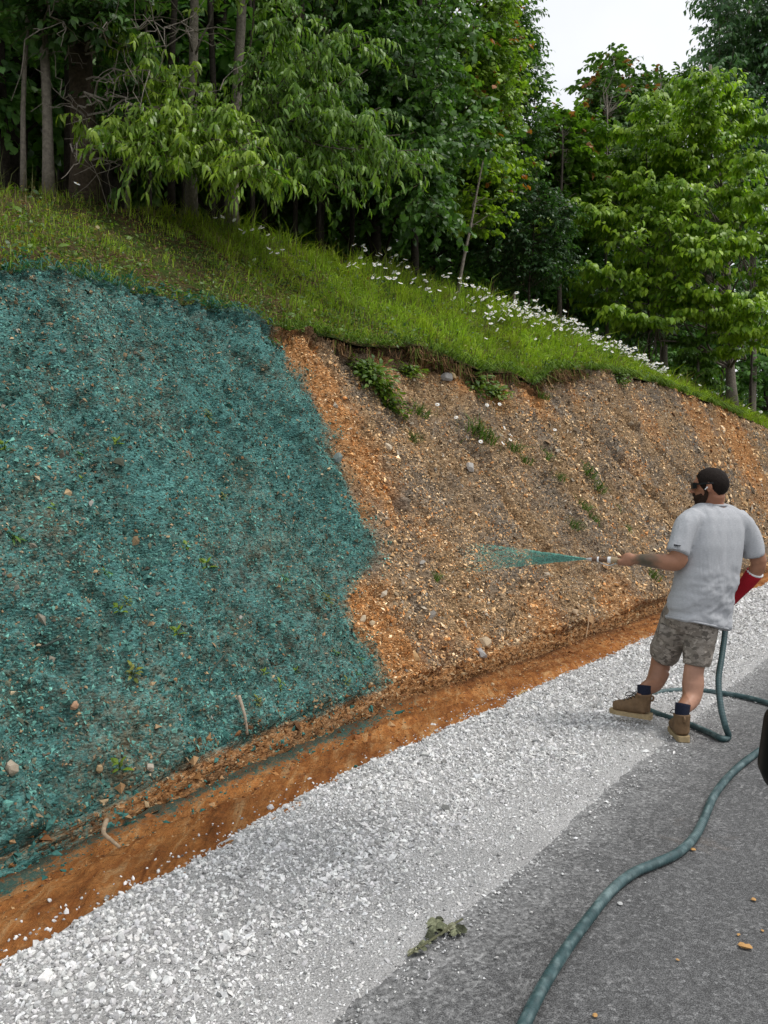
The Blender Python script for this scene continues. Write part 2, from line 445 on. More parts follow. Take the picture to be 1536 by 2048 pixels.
# far ground: one sheet to the horizon
far = np_mesh('ground', [(-900, -900, -.6), (900, -900, -.6), (900, 900, -.6), (-900, 900, -.6)], None, [(0, 1, 2, 3)])
tag(mobj('ground', far, M_hill), kind='structure')

# road
sr = np.array(list(np.arange(-14, 66, 2.0))); tr_ = np.array([-9, -6, -3, 0, 1.2, 1.66])
SS, TTg = np.meshgrid(sr, tr_, indexing='ij')
g = Grid(W(SS, TTg, -.004 + 0 * SS)); tag(mobj('road', g.mesh('road'), M_asph), kind='structure')

# gravel shoulder bed: feathered edge over the asphalt, low mound in the middle
ss = s_steps(.06, 0.3, 9.); tv = np.linspace(0, 1, 34)
SS, V_ = np.meshgrid(ss, tv, indexing='ij')
t_in = 1.50 + .05 * (fbm(ss * 1.4, ss * 0, 3, 31) - .5) * 2 + .07 * (fbm(ss * 8, ss * 0, 3, 37) - .5)
t_out = np.interp(ss, [.5, 1.5, 2.5, 4], [2.66, 2.73, 2.84, 2.92]) + .14 * (fbm(ss * 1.1, ss * 0, 3, 33) - .5) * .8 + .05 * (fbm(ss * 5, ss * 0, 3, 34) - .5)
TTg = t_in[:, None] + (t_out - t_in)[:, None] * V_
Zg = -.014 + .020 * sstep(0, .10, V_) + .006 * np.sin(np.pi * V_) - .022 * sstep(.85, 1, V_) + .012 * (fbm(SS * 6, TTg * 6, 3, 3) - .5) * sstep(0, .15, V_)
G_grav = Grid(W(SS, TTg, Zg))
shoulder = tag(mobj('gravel_shoulder', G_grav.mesh('gravel_shoulder'), M_fines), kind='structure')
def gi(s): return np.interp(s, ss, np.arange(len(ss)))

# dirt verge + ditch
tv = np.linspace(0, 1, 48)
SS, V_ = np.meshgrid(SA, tv, indexing='ij')
t0 = 2.5; t1 = toe(SS) - .02
TTg = t0 + (t1 - t0) * V_
Zg = -.022 - .085 * sstep(.45, .9, V_) + .035 * (fbm(SS * .7, TTg * 9, 3, 7) - .5) + .035 * (fbm(SS * 5, TTg * 10, 4, 8) - .5) + .034 * (fbm(SS * 20, TTg * 20, 3, 9) - .5)
Zg += .05 * np.exp(-((V_ - .68) / .05) ** 2) * (fbm(SS * 1.5, SS * 0, 2, 12) - .15)      # small spoil ridge along the ditch
Zg = np.where(V_ < .03, -.05, Zg)
pat = sstep(6.0, 4.6, SS + .4 * (fbm(SS * 2, TTg * 4, 3, 41) - .5))
gmask = pat * sstep(.74, .97, V_ + .2 * (fbm(SS * .8, TTg * 8, 3, 42) - .5)) * .7 + pat * .13 * sstep(.2, .5, V_)
dmask = sstep(.88, .98, V_) * .6 + sstep(.55, .8, V_) * .35 * sstep(5, 7, SS)
gmix = .55 * sstep(.20, .05, V_ + .25 * (fbm(SS * 1.6, TTg * 3, 3, 44) - .5))
G_dirt = Grid(W(SS, TTg, Zg))
verge = tag(mobj('dirt_verge', G_dirt.mesh('dirt_verge', np.stack([gmask, gmix, dmask], -1)), M_dirt), kind='structure')

# cut bank face
nseg = (14, 170, 12)
u = np.concatenate([np.linspace(0, 1, nseg[0], endpoint=False), 1 + np.linspace(0, 1, nseg[1], endpoint=False), 2 + np.linspace(0, 1, nseg[2])])
SS, U = np.meshgrid(SA, u, indexing='ij')
sc_h = .10 + .14 * fbm(SS * 1.3, SS * 0, 3, 51) * sstep(2.0, 3.5, SS)
lip = .06 + .50 * sstep(6.6, 7.6, SS) * sstep(15.5, 13.5, SS) * fbm(SS * 1.6, SS * 0, 3, 52)
tb = toe(SS); tt_, zt_ = t_top(SS), z_top(SS)
f0 = np.clip(U, 0, 1); f1 = np.clip(U - 1, 0, 1); f2 = np.clip(U - 2, 0, 1)
ta = tb + .075
Tm = np.where(U < 1, tb - .03 + .105 * f0, np.where(U < 2, ta + (tt_ - .05 - ta) * f1, tt_ - .05 + .10 * f2))
za = -.11 + sc_h
Zm = np.where(U < 1, -.13 + (sc_h + .02) * f0, np.where(U < 2, za + (zt_ - lip - za) * f1, zt_ - lip + lip * f2 + .0))
L = U * 3.6
w_face = sstep(.8, 1.03, U) * sstep(2.98, 2.8, U)
gull = (fbm(SS * 1.0 + .15 * L, L * .22, 3, 61) - .5)
rid = 1 - np.abs(2 * fbm(SS * 2.6 + .1 * L, L * .16, 3, 62) - 1)
disp = .26 * gull + .15 * (rid - .6) + .12 * (fbm(SS * 3.5 + L * .6, L * 1.2, 3, 63) - .5) + .13 * (fbm(SS * 8, L * 6, 3, 64) - .5)
disp = disp * w_face + (.035 + .055 * w_face) * (fbm(SS * 22, L * 22, 3, 65) - .5) + (.11 * (fbm(SS * 7, L * 5, 4, 66) - .5) + .05 * (fbm(SS * 24, L * 14, 3, 67) - .5)) * sstep(1.25, .9, U)
# eroded rills where the photograph shows them: (s at foot, s at head, u range)
def rill(px0, py0, px1, py1, depth, width):
    s0, _, z0 = on_face(px0, py0); s1, _, z1 = on_face(px1, py1)
    zz = np.clip((Zm - z0) / (z1 - z0), -.15, 1.15); sc = s0 + (s1 - s0) * zz + .10 * (fbm(Zm * 2, SS * .3, 2, int(px0)) - .5)
    return -depth * np.exp(-((SS - sc) / width) ** 2) * sstep(-.15, 0, zz) * sstep(1.15, 1., zz)
for rl in [(1350, 1035, 1170, 835, .22, .12), (820, 1010, 720, 850, .13, .08), (900, 1070, 790, 940, .09, .08), (1420, 1000, 1250, 840, .15, .18), (1120, 1130, 960, 900, .12, .08), (1250, 1130, 1110, 930, .13, .1), (1010, 1080, 900, 900, .10, .07), (180, 1400, 60, 1240, .045, .06), (590, 870, 500, 760, .09, .07), (300, 1160, 220, 980, .05, .06)]:
    disp += rill(*rl) * w_face
nt_ = np.sin(np.arctan(tan_face(SS))); nz_ = np.cos(np.arctan(tan_face(SS)))
Tm2 = Tm - disp * nt_; Zm2 = Zm + disp * nz_
G_bank = Grid(W(SS, Tm2, Zm2))
# sprayed area: its edge s as a function of height
_eb = np.array([on_face(*q) for q in [(545, 640), (560, 670), (605, 730), (662, 830), (700, 930), (748, 1040), (775, 1110), (722, 1180), (722, 1240), (762, 1300), (788, 1375)]])
_eb = _eb[np.argsort(_eb[:, 2])]
def green_at(s, z):
    sb = np.interp(z, _eb[:, 2], _eb[:, 0])
    e = .34 * (fbm(s * 3, z * 3, 4, 71) - .5); w_ = np.interp(z, [.2, .8, 1.6, 3], [.22, .34, .2, .14])
    return sstep(1, -1, (s - sb + e) / w_)
_ob = [(600, 700, .42, 1), (645, 760, .42, 1), (690, 830, .44, 1), (725, 890, .46, 1), (755, 945, .46, 1), (790, 960, .25, .7), (790, 1010, .3, .7),
       (735, 1200, .35, 1), (760, 1260, .42, 1), (810, 1320, .35, 1), (890, 1290, .4, .55), (970, 1290, .4, .6), (700, 700, .2, .6),
       (770, 720, .3, .9), (850, 720, .35, .9), (930, 760, .4, .9), (1000, 780, .4, .9), (1070, 800, .5, .9), (1150, 790, .5, .5),
       (1480, 900, 2.2, .9), (1400, 850, 1.4, .7), (1300, 850, .8, .6), (1270, 930, .5, .5), (340, 1290, .25, .6), (310, 1390, .2, .6), (200, 950, .3, .4), (400, 860, .3, .35), (1100, 1260, .5, .7), (1250, 1220, .6, .7), (870, 1060, .35, .5), (730, 1010, .25, .8), (1210, 1080, .4, .3)]
_ob = [(*on_face(a_, b_), r_, w_) for a_, b_, r_, w_ in _ob]
def orange_at(s, z):
    o = 0 * s + .12
    for s_, t_, z_, r_, w_ in _ob:
        o = np.maximum(o, w_ * np.exp(-(((s - s_) / r_) ** 2 + ((z - z_) / (r_ * .85)) ** 2)))
    return o
green = green_at(SS, Zm)
thin = sstep(1.02, .5, U + .5 * (fbm(SS * 3, U * 3, 3, 74) - .5)) * sstep(1.6, 3.6, SS + .8 * (fbm(SS * 2, U, 3, 75) - .5))                       # the undercut foot was missed by the spray
green_v = green * (1 - .82 * thin) * (.78 + .35 * fbm(SS * 1.5, L * 1.5, 3, 73))
orange = np.clip(orange_at(SS, Zm) + sstep(1.05, .6, U) * .55, 0, 1)
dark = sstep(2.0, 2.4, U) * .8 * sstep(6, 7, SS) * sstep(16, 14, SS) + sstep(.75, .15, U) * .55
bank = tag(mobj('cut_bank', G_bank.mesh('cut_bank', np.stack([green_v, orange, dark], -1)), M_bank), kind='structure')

# hilltop
th = np.concatenate([np.linspace(0, 1, 60, endpoint=False), 1 + np.geomspace(.002, 1, 40)])
sh = s_steps(.10, 0., 12., pw=1.2)
SS2, U2 = np.meshgrid(sh, th, indexing='ij')
tt2, tc2 = t_top(SS2), t_cr(SS2)
TT2 = np.where(U2 <= 1, tt2 + .01 + (tc2 - tt2) * U2, tc2 + (U2 - 1) * 70)
ZZ2 = hill_z(SS2, TT2) + .05 * (fbm(SS2 * 7, TT2 * 7, 3, 81) - .5) * sstep(0, .05, U2) + np.where(U2 < .02, -.03, 0)
# sod bulges over the lip
TT2 = TT2 - sstep(.06, 0, U2) * (.05 + .12 * fbm(SS2 * 3, SS2 * 0, 3, 82) * sstep(6.5, 8, SS2))
G_hill = Grid(W(SS2, TT2, ZZ2))
tag(mobj('grassy_hilltop', G_hill.mesh('grassy_hilltop'), M_hill), kind='structure')
def hill_ij(s, uu): return np.interp(s, sh, np.arange(len(sh))), np.interp(uu, th, np.arange(len(th)))

# ------------------------------------------------------------------ stones, chips
_ph = (1 + 5 ** .5) / 2
ICO = np.array([(-1, _ph, 0), (1, _ph, 0), (-1, -_ph, 0), (1, -_ph, 0), (0, -1, _ph), (0, 1, _ph), (0, -1, -_ph), (0, 1, -_ph), (_ph, 0, -1), (_ph, 0, 1), (-_ph, 0, -1), (-_ph, 0, 1)]) / 3.6
ICOT = np.array([(0, 11, 5), (0, 5, 1), (0, 1, 7), (0, 7, 10), (0, 10, 11), (1, 5, 9), (5, 11, 4), (11, 10, 2), (10, 7, 6), (7, 1, 8), (3, 9, 4), (3, 4, 2), (3, 2, 6), (3, 6, 8), (3, 8, 9), (4, 9, 5), (2, 4, 11), (6, 2, 10), (8, 6, 7), (9, 8, 1)])
CUBE = np.array([(-1, -1, -1), (1, -1, -1), (1, 1, -1), (-1, 1, -1), (-1, -1, 1), (1, -1, 1), (1, 1, 1), (-1, 1, 1)]) * .5
CUBEQ = np.array([(0, 3, 2, 1), (4, 5, 6, 7), (0, 1, 5, 4), (1, 2, 6, 5), (2, 3, 7, 6), (3, 0, 4, 7)])
OCT = np.array([(1, 0, 0), (0, 1, 0), (-1, 0, 0), (0, -1, 0), (0, 0, 1), (0, 0, -1)]) * .5
OCTT = np.array([(0, 1, 4), (1, 2, 4), (2, 3, 4), (3, 0, 4), (1, 0, 5), (2, 1, 5), (3, 2, 5), (0, 3, 5)])
PYR = OCT[:5]; PYRT = OCTT[:4]
def frames(Nr):
    """random frame about each normal"""
    n = len(Nr); a = rng.normal(size=(n, 3)); X = unit(a - (a * Nr).sum(1, keepdims=True) * Nr); return X, np.cross(Nr, X), Nr
def pieces(pos, nor, size, thick, jit, tilt, col, cube=True):
    n = len(pos); Nr = unit(nor + rng.normal(size=(n, 3)) * tilt); X, Yv, Z = frames(Nr)
    T = (OCT, CUBE, ICO, PYR)[int(cube)]
    L_ = np.broadcast_to(T, (n, *T.shape)) * (1 + rng.normal(size=(n, *T.shape)) * jit) + rng.normal(size=(n, *T.shape)) * jit * .3
    sz = np.stack([size * rng.uniform(.85, 1.5, n), size * rng.uniform(.55, .95, n), size * thick * rng.uniform(.7, 1.3, n)], -1)
    L_ = L_ * sz[:, None]
    V = pos[:, None] + L_[..., :1] * X[:, None] + L_[..., 1:2] * Yv[:, None] + L_[..., 2:] * Z[:, None]
    Fc = (OCTT, CUBEQ, ICOT, PYRT)[int(cube)]
    Fi = (np.arange(n)[:, None, None] * len(T) + Fc[None]).reshape(-1, Fc.shape[1])
    C = np.repeat(col, len(T), 0)
    return V.reshape(-1, 3), Fi, C

def stone_cols(n):
    g_ = np.clip(rng.normal(.60, .14, n), .20, .84)
    c = np.stack([g_ * rng.uniform(.99, 1.03, n), g_, g_ * rng.uniform(.96, 1.01, n)], -1)
    k = rng.random(n); c[k < .10] *= .55
    return c

mb = MB()
def scatter_gravel(n, sa, sb, va, vb, size, vpow=1.0):
    s = rng.uniform(sa, sb, n); v = va + (vb - va) * rng.random(n) ** vpow
    p, nn = G_grav.sample(gi(s), v * 33)
    patch = fbm(s * 2.0, v * 4, 3, 95); sz = size * np.exp(rng.normal(0, .36, n)) * np.interp(v, [0, .25, .5, 1], [.45, .6, .95, 1.15]) * (.7 + .6 * patch)
    p = p + nn * (sz * .10)[:, None]
    return p, nn, sz
for n, sa, sb, size in [(7500, .5, 2.3, .0118), (11500, 2.3, 4.2, .0142), (12500, 4.2, 7.5, .0178), (9500, 7.5, 12, .0245), (6000, 12, 18, .034), (3000, 18, 32, .055)]:
    p, nn, sz = scatter_gravel(n, sa, sb, .12, 1.0, size, .85)
    V, Fi, C = pieces(p, nn, sz, .75, .15, .7, stone_cols(n), 2 if sb < 2.5 else 0)
    mb.add(V, Fi, None, C)
for n, sa, sb, size in [(9000, .5, 5, .0135), (5500, 5, 10, .018), (1800, 10, 20, .027)]:      # fines towards the asphalt
    p, nn, sz = scatter_gravel(n, sa, sb, .0, .5, size * 1.6)
    V, Fi, C = pieces(p, nn, sz, .6, .18, .5, stone_cols(n), False); mb.add(V, Fi, None, C)
# strays on the asphalt and on the dirt
n = 3200; s = rng.uniform(.3, 12, n); t = 1.52 - rng.exponential(.07, n); sz = .007 * np.exp(rng.normal(0, .4, n))
V, Fi, C = pieces(W(s, t, sz * .2), np.tile([0, 0, 1.], (n, 1)), sz, .6, .18, .4, stone_cols(n), False); mb.add(V, Fi, None, C)
n = 900; s = rng.uniform(.8, 14, n); v = rng.exponential(.05, n) + np.interp(s, [1, 2.5, 4], [.24, .30, .34]); v = np.clip(v, 0, .8)
p, nn = G_dirt.sample(s_to_i(s), v * 47); sz = .013 * np.exp(rng.normal(0, .38, n)) * np.clip(1.15 - v, .4, 1)
V, Fi, C = pieces(p + nn * (sz * .15)[:, None], nn, sz, .7, .16, .5, stone_cols(n), 2); mb.add(V, Fi, None, C)
tag(mb.build('loose_gravel', M_stone), 'white crushed limestone gravel spread between asphalt and orange dirt', 'gravel', kind='stuff')

# the largest stones one by one
stone_meshes = []
for k in range(10):
    V, Fi, C = pieces(np.zeros((1, 3)), np.array([[0, 0, 1.]]), np.array([1.]), .7, .15, .1, stone_cols(1), 2)
    stone_meshes.append(np_mesh('stone', V, Fi, None, np.clip(C * 1.05, 0, .85))); stone_meshes[-1].materials.append(M_stone)
n = 300; s = rng.uniform(.9, 5.5, n); v = rng.uniform(.4, 1.0, n)
p, nn = G_grav.sample(gi(s), v * 33)
for k in range(n):
    o = bpy.data.objects.new('stone', stone_meshes[k % 10]); col_link(o); o.parent = shoulder
    q = .018 * math.exp(rng.normal(0, .22)); o.location = p[k] + nn[k] * q * .25; o.scale = (q, q, q)
    o.rotation_euler = (rng.normal(0, .4), rng.normal(0, .4), rng.uniform(0, 6.28))

def chip_cols(s, z, n, fg=.84):
    g_ = green_at(s, z); org = orange_at(s, z)
    pal = np.array([(.52, .37, .21), (.40, .275, .155), (.27, .185, .11), (.15, .125, .095), (.32, .29, .245), (.66, .53, .36), (.40, .20, .08), (.10, .07, .045)])
    pr = np.array([.17, .21, .20, .13, .10, .08, .05, .06]); c = pal[rng.choice(len(pal), n, p=pr / pr.sum())]
    oc = np.array([(.50, .29, .13), (.42, .21, .08), (.60, .43, .25), (.27, .12, .04)])[rng.integers(0, 4, n)]
    c = np.where((rng.random(n) < org * .85)[:, None], oc, c)
    tl = np.array([(.058, .165, .150), (.080, .215, .198), (.115, .29, .265), (.030, .075, .068), (.078, .090, .068)])[rng.integers(0, 5, n)]
    c = np.where((g_ > .5)[:, None], c * .55 + .03 * np.array([[.7, 1, .95]]), c)
    tl = tl * (.45 + 1.1 * fbm(s * 2.4, z * 2.4, 4, 97))[:, None]
    c = np.where((rng.random(n) < g_ * fg)[:, None], tl, c)
    gy = .8 * sstep(.47, .64, fbm(s * 1.2, z * 1.1, 4, 98))[:, None] * (1 - org)[:, None]; c = np.where((g_ < .5)[:, None], c * (1 - .38 * gy) + np.array([[.0, .008, .014]]) * gy, c)
    return c * (1.10 + .28 * (1 - g_))[:, None] * np.array([[1.06, 1., .92]]) * np.exp(rng.normal(0, .2, (n, 1)))
mb = MB()
for n, sa, sb, size in [(54000, 1.4, 6, .0205), (36000, 6, 11, .0245), (20000, 11, 19, .038), (10000, 19, 34, .065), (2000, 34, 60, .12)]:
    s = rng.uniform(sa, sb, n); j = nseg[0] - 2 + (nseg[1] + 4) * rng.random(n)
    keep = fbm(s * 2.2, j * .05, 3, 91) + rng.random(n) * .6 > .52; s, j = s[keep], j[keep]; n = len(s)
    p, nn = G_bank.sample(s_to_i(s), j); gz = green_at(s, p[:, 2]); sz = size * np.exp(rng.normal(0, .40, n)) * (.86 - .08 * gz)
    V, Fi, C = pieces(p + nn * (sz * .06)[:, None], nn + np.array([0, 0, .35]), sz, .62, .2, .58, chip_cols(s, p[:, 2], n), 3)
    mb.add(V, Fi, None, C)
# clods and crumbs in the ditch
n = 5000; s = rng.uniform(1.2, 14, n); j = rng.uniform(1, nseg[0] + 3, n)
p, nn = G_bank.sample(s_to_i(s), j); sz = .013 * np.exp(rng.normal(0, .5, n)) * (1 + s / 14)
oc = np.array([(.30, .15, .055), (.20, .09, .035), (.36, .22, .11), (.10, .05, .022), (.42, .30, .17)])[rng.integers(0, 5, n)]
gg = (rng.random(n) < np.interp(s, [1.5, 3, 5, 5.6], [.75, .35, .2, .0]))[:, None]
V, Fi, C = pieces(p, nn, sz, .7, .2, .5, np.where(gg, np.array([(.055, .17, .15)]), oc), False); mb.add(V, Fi, None, C)
n = 5000; s = rng.uniform(1.2, 16, n); v = np.clip(rng.normal(.78, .16, n), .3, 1)
p, nn = G_dirt.sample(s_to_i(s), v * 47); sz = .010 * np.exp(rng.normal(0, .5, n)) * (1 + s / 14)
oc = np.array([(.36, .17, .06), (.25, .10, .035), (.42, .26, .13), (.14, .06, .025)])[rng.integers(0, 4, n)]
gg = (rng.random(n) < .55 * sstep(6, 4.8, s) * sstep(.6, .85, v))[:, None]
V, Fi, C = pieces(p, nn, sz, .6, .2, .5, np.where(gg, np.array([(.035, .14, .12)]), oc), False); mb.add(V, Fi, None, C)
tag(mb.build('shale_chips', M_chip), 'small shale chips and crumbs covering the cut bank', 'stone chips', kind='stuff')

# larger shale pieces one by one, parts of the bank
chip_meshes = {}
for key, cols in {'teal': [(.045, .135, .12), (.06, .17, .155), (.035, .10, .09)], 'tan': [(.32, .24, .15), (.38, .31, .21), (.26, .19, .11)], 'grey': [(.24, .22, .19), (.30, .28, .25)], 'clay': [(.44, .25, .11), (.38, .19, .08)]}.items():
    L_ = []
    for c in cols:
        V, Fi, C = pieces(np.zeros((1, 3)), np.array([[0, 0, 1.]]), np.array([1.]), .42, .2, .1, np.array([c]), 2); me = np_mesh('shale_piece', V, Fi, None, C); me.materials.append(M_chip); L_.append(me)
    chip_meshes[key] = L_
n = 300; s = np.concatenate([rng.uniform(1.6, 6, 190), rng.uniform(6, 13, 110)]); j = nseg[0] + nseg[1] * rng.random(n) ** 1.2
p, nn = G_bank.sample(s_to_i(s), j)
for k in range(n):
    gr = float(green_at(s[k:k + 1], p[k:k + 1, 2])[0]); r_ = rng.random()
    key = ('teal' if r_ < .82 else 'grey') if gr > .5 else ('clay' if r_ < float(orange_at(s[k:k + 1], p[k:k + 1, 2])[0]) * .8 else ('tan' if r_ < .75 else 'grey'))
    o = bpy.data.objects.new('shale_piece', chip_meshes[key][rng.integers(0, len(chip_meshes[key]))]); col_link(o); o.parent = bank
    q = (.032 if gr > .5 else .048) * math.exp(rng.normal(0, .28)); o.location = p[k] + nn[k] * q * .1; o.scale = (q, q * .8, q * .7)
    o.rotation_euler = Vector(unit(nn[k] + rng.normal(size=3) * .3)).to_track_quat('Z', 'Y').to_euler()

# ------------------------------------------------------------------ leaves and trees
LT = {  # half outline (x, half width), droop of the blade
    'long': ([(0, 0), (.28, .115), (.66, .10), (1, 0)], .42),
    'ovate': ([(0, 0), (.32, .24), (.68, .19), (1, 0)], .30),
    'broad': ([(0, 0), (.30, .36), (.62, .33), (1, 0)], .18),
}
def leaf_block(pos, dr, nr, size, kind, col):
    (o, sag) = LT[kind]; n = len(pos)
    X = unit(dr); Z = unit(nr - (nr * X).sum(1, keepdims=True) * X); Yv = np.cross(Z, X)
    T = [(0, 0, 0)]
    for x, w in o[1:3]: T += [(x, w, -sag * x * x + .05), (x, -w, -sag * x * x + .05)]
    T += [(1, 0, -sag)]
    T = np.array(T); sg = rng.uniform(.5, 1.5, n)
    Lx = T[None, :, 0] * size[:, None]; Ly = T[None, :, 1] * size[:, None]; Lz = T[None, :, 2] * (size * sg)[:, None]
    V = pos[:, None] + Lx[..., None] * X[:, None] + Ly[..., None] * Yv[:, None] + Lz[..., None] * Z[:, None]
    b = np.arange(n)[:, None, None] * 6
    tr = (b + np.array([[(0, 2, 1), (3, 4, 5)]])[0][None]).reshape(-1, 3); q = (b + np.array([(1, 2, 4, 3)])[None]).reshape(-1, 4)
    return V.reshape(-1, 3), tr, q, np.repeat(col, 6, 0)
leaf_cache = {}
def leaf_mesh(kind, c):
    k = (kind, tuple(np.round(c, 3)))
    if k not in leaf_cache:
        V, t, q, C = leaf_block(np.zeros((1, 3)), np.array([[1., 0, 0]]), np.array([[0, 0, 1.]]), np.ones(1), kind, np.array([c]))
        me = np_mesh('leaf', V, t, q, C); me.materials.append(M_leaf); leaf_cache[k] = me
    return leaf_cache[k]

def curve_limb(a, b, lift, n=8, wob=.06):
    u = np.linspace(0, 1, n)[:, None]; d = np.linalg.norm(b - a)
    m = (a + b) / 2 + np.array([0, 0, lift * d])
    pts = (1 - u) ** 2 * a + 2 * u * (1 - u) * m + u * u * b
    w = rng.normal(size=(n, 3)) * wob * d * np.sin(np.pi * u) * .6
    return pts + w

def twig_leaves(limb, ntw, tlen, flat, nl, kind, size, cA, cB, droop, u0=.25, tipc=None, tipp=0., hang=.0):
    """leafy twigs along one limb; returns twig paths and leaf arrays"""
    m = len(limb); u = u0 + (1 - u0) * rng.random(ntw) ** .75
    x = u * (m - 1); i = np.minimum(x.astype(int), m - 2); f = (x - i)[:, None]
    p0 = limb[i] * (1 - f) + limb[i + 1] * f; ld = unit(limb[i + 1] - limb[i])
    side = unit(np.cross(ld, [0, 0, 1.])) * rng.choice([-1, 1], ntw)[:, None]
    r_ = rng.normal(size=(ntw, 3))
    if flat: r_[:, 2] *= .22
    d = unit(ld * .55 + side * rng.uniform(.3, 1.1, ntw)[:, None] + r_ * .45 + np.array([0, 0, .10]))
    ln = tlen * rng.uniform(.5, 1.25, ntw)
    k = np.linspace(0, 1, 4)
    tw = p0[:, None] + d[:, None] * (ln[:, None] * k[None])[..., None] + np.array([0, 0, -1.]) * (hang * ln[:, None] * (k ** 2)[None])[..., None]
    uu = np.linspace(.15, 1, nl)[None] + rng.uniform(-.05, .05, (ntw, nl)); uu = np.clip(uu, 0, 1)
    xi = uu * 3; ii = np.minimum(xi.astype(int), 2); ff = (xi - ii)[..., None]; rows = np.arange(ntw)[:, None]
    lp = tw[rows, ii] * (1 - ff) + tw[rows, ii + 1] * ff
    td = unit(tw[rows, ii + 1] - tw[rows, ii])
    sd = unit(np.cross(td, [0, 0, 1.])) * np.where(np.arange(nl) % 2 == 0, 1, -1)[None, :, None]
    dr = unit(td * .6 + sd * rng.uniform(.3, 1.0, (ntw, nl, 1)) + rng.normal(size=(ntw, nl, 3)) * .25 + np.array([0, 0, -droop]))
    nr = np.array([0, 0, 1.]) + rng.normal(size=(ntw, nl, 3)) * (.25 if flat else .45) + td * .3
    g_ = rng.random((ntw, 1)) * .55 + .45 * uu * rng.random((ntw, nl))
    c = np.asarray(cA) * (1 - g_[..., None]) + np.asarray(cB) * g_[..., None]
    c = c * np.exp(rng.normal(0, .16, (ntw, nl, 1)))
    if tipc is not None:
        tm = ((uu > .7) & (rng.random((ntw, 1)) < tipp))[..., None]; c = np.where(tm, np.asarray(tipc) * np.exp(rng.normal(0, .25, (ntw, nl, 1))), c)
    sz = size * rng.uniform(.65, 1.2, (ntw, nl))
    return tw, lp.reshape(-1, 3), dr.reshape(-1, 3), nr.reshape(-1, 3), sz.ravel(), c.reshape(-1, 3)

def ends(n, pxa, pxb, pya, pyb, Ya, Yb):
    return [P(rng.uniform(pxa, pxb), rng.uniform(pya, pyb), rng.uniform(Ya, Yb)) for _ in range(n)]

BARK = (.19, .165, .135)
def make_tree(name, label, base, top, r0, r1, limb_ends, kind='ovate', size=.15, cA=(.03, .07, .016), cB=(.10, .18, .025), ntw=14, tlen=.6,
              nl=10, flat=False, droop=.35, hang=.25, lift=.12, bark=BARK, nobj=0, group=None, wob=.03, tipc=None, tipp=0., low=.25, limb_r=.25, u0=.25, extra_twigs=None, cat='tree', attach=None, split=True):
    base = np.asarray(base, float); top = np.asarray(top, float)
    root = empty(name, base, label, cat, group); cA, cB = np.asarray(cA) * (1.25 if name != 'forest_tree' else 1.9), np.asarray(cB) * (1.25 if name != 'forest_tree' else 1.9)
    if name != 'forest_tree': size, ntw, nl = size * .78, int(ntw * 1.25), int(nl * 1.2)
    n = 14; u = np.linspace(0, 1, n)[:, None]
    H = np.linalg.norm(top - base)
    off = np.stack([vnoise(u[:, 0] * 4 + base[0] * 3, u[:, 0] * 0 + 3.3, 5) - .5, vnoise(u[:, 0] * 4 + base[1] * 3, u[:, 0] * 0 + 7.7, 6) - .5, 0 * u[:, 0]], -1) * wob * H
    tp = base + (top - base) * u + off * np.sin(np.pi * np.clip(u * .9 + .05, 0, 1)) - np.array([0, 0, .12]) * (u == 0)
    rad = r0 + (r1 - r0) * u[:, 0]; rad[0] *= 1.45; rad[1] *= 1.12
    mb = MB(); V, T_, Q = tube(tp, rad, 9); mb.add(V, T_, Q, bark)
    mb.build('trunk', M_bark, root, base, True)
    lv = []; twb = MB()
    for e in limb_ends:
        e = np.asarray(e, float)
        za = (e[2] - base[2]) / max(top[2] - base[2], .1)
        za = np.clip(za - rng.uniform(.0, .22), low, .97) if attach is None else attach
        x = za * (n - 1); i = min(int(x), n - 2); a = tp[i] + (tp[i + 1] - tp[i]) * (x - i)
        lp = curve_limb(a, e, lift)
        rl = max(rad[i] * limb_r, .008)
        lb = MB(); V, T_, Q = tube(lp, np.linspace(rl, max(rl * .25, .004), len(lp)), 5); lb.add(V, T_, Q, np.asarray(bark) * .85)
        if split: lb.build('branch', M_bark, root, base, True)
        else: twb.add(V, T_, Q, np.asarray(bark) * .85)
        tw, p_, d_, n_, s_, c_ = twig_leaves(lp, ntw, tlen, flat, nl, kind, size, cA, cB, droop, tipc=tipc, tipp=tipp, hang=hang, u0=u0)
        for q in tw:
            V, T_, Q = tube(q[[0, 3]], [.006, .003], 3, False); twb.add(V, None, Q, (.10, .09, .05))
        lv.append((p_, d_, n_, s_, c_))
    p_, d_, n_, s_, c_ = [np.concatenate(k) for k in zip(*lv)]
    crown_mb = MB()
    keep = np.ones(len(p_), bool)
    if nobj:
        px = 768 + FPX * p_[:, 0] / p_[:, 1]; py = HZ - FPX * (p_[:, 2] - CAM_H) / p_[:, 1]
        sc = s_ / p_[:, 1] + 9 * ((px > 0) & (px < 1536) & (py > 0))
        pick = np.argsort(-sc)[:nobj]; keep[pick] = False
    V, t, q, C = leaf_block(p_[keep], d_[keep], n_[keep], s_[keep], kind, c_[keep]); crown_mb.add(V, t, q, C)
    cr = crown_mb.build('crown', M_leaf, root, base)
    if twb.n: tag(twb.build('twigs', M_bark, root, base), kind='stuff')
    if nobj:
        for k in np.where(~keep)[0]:
            cc = np.round(c_[k] / .02) * .02 + .004
            o = bpy.data.objects.new('leaf', leaf_mesh(kind, cc)); col_link(o); o.parent = cr
            X = unit(d_[k]); Z = unit(n_[k] - (n_[k] @ X) * X); Yv = np.cross(Z, X)
            M = Matrix(((X[0], Yv[0], Z[0]), (X[1], Yv[1], Z[1]), (X[2], Yv[2], Z[2]))).to_4x4()
            o.matrix_local = Matrix.Translation(p_[k] - base) @ M @ Matrix.Scale(float(s_[k]), 4)
    return root

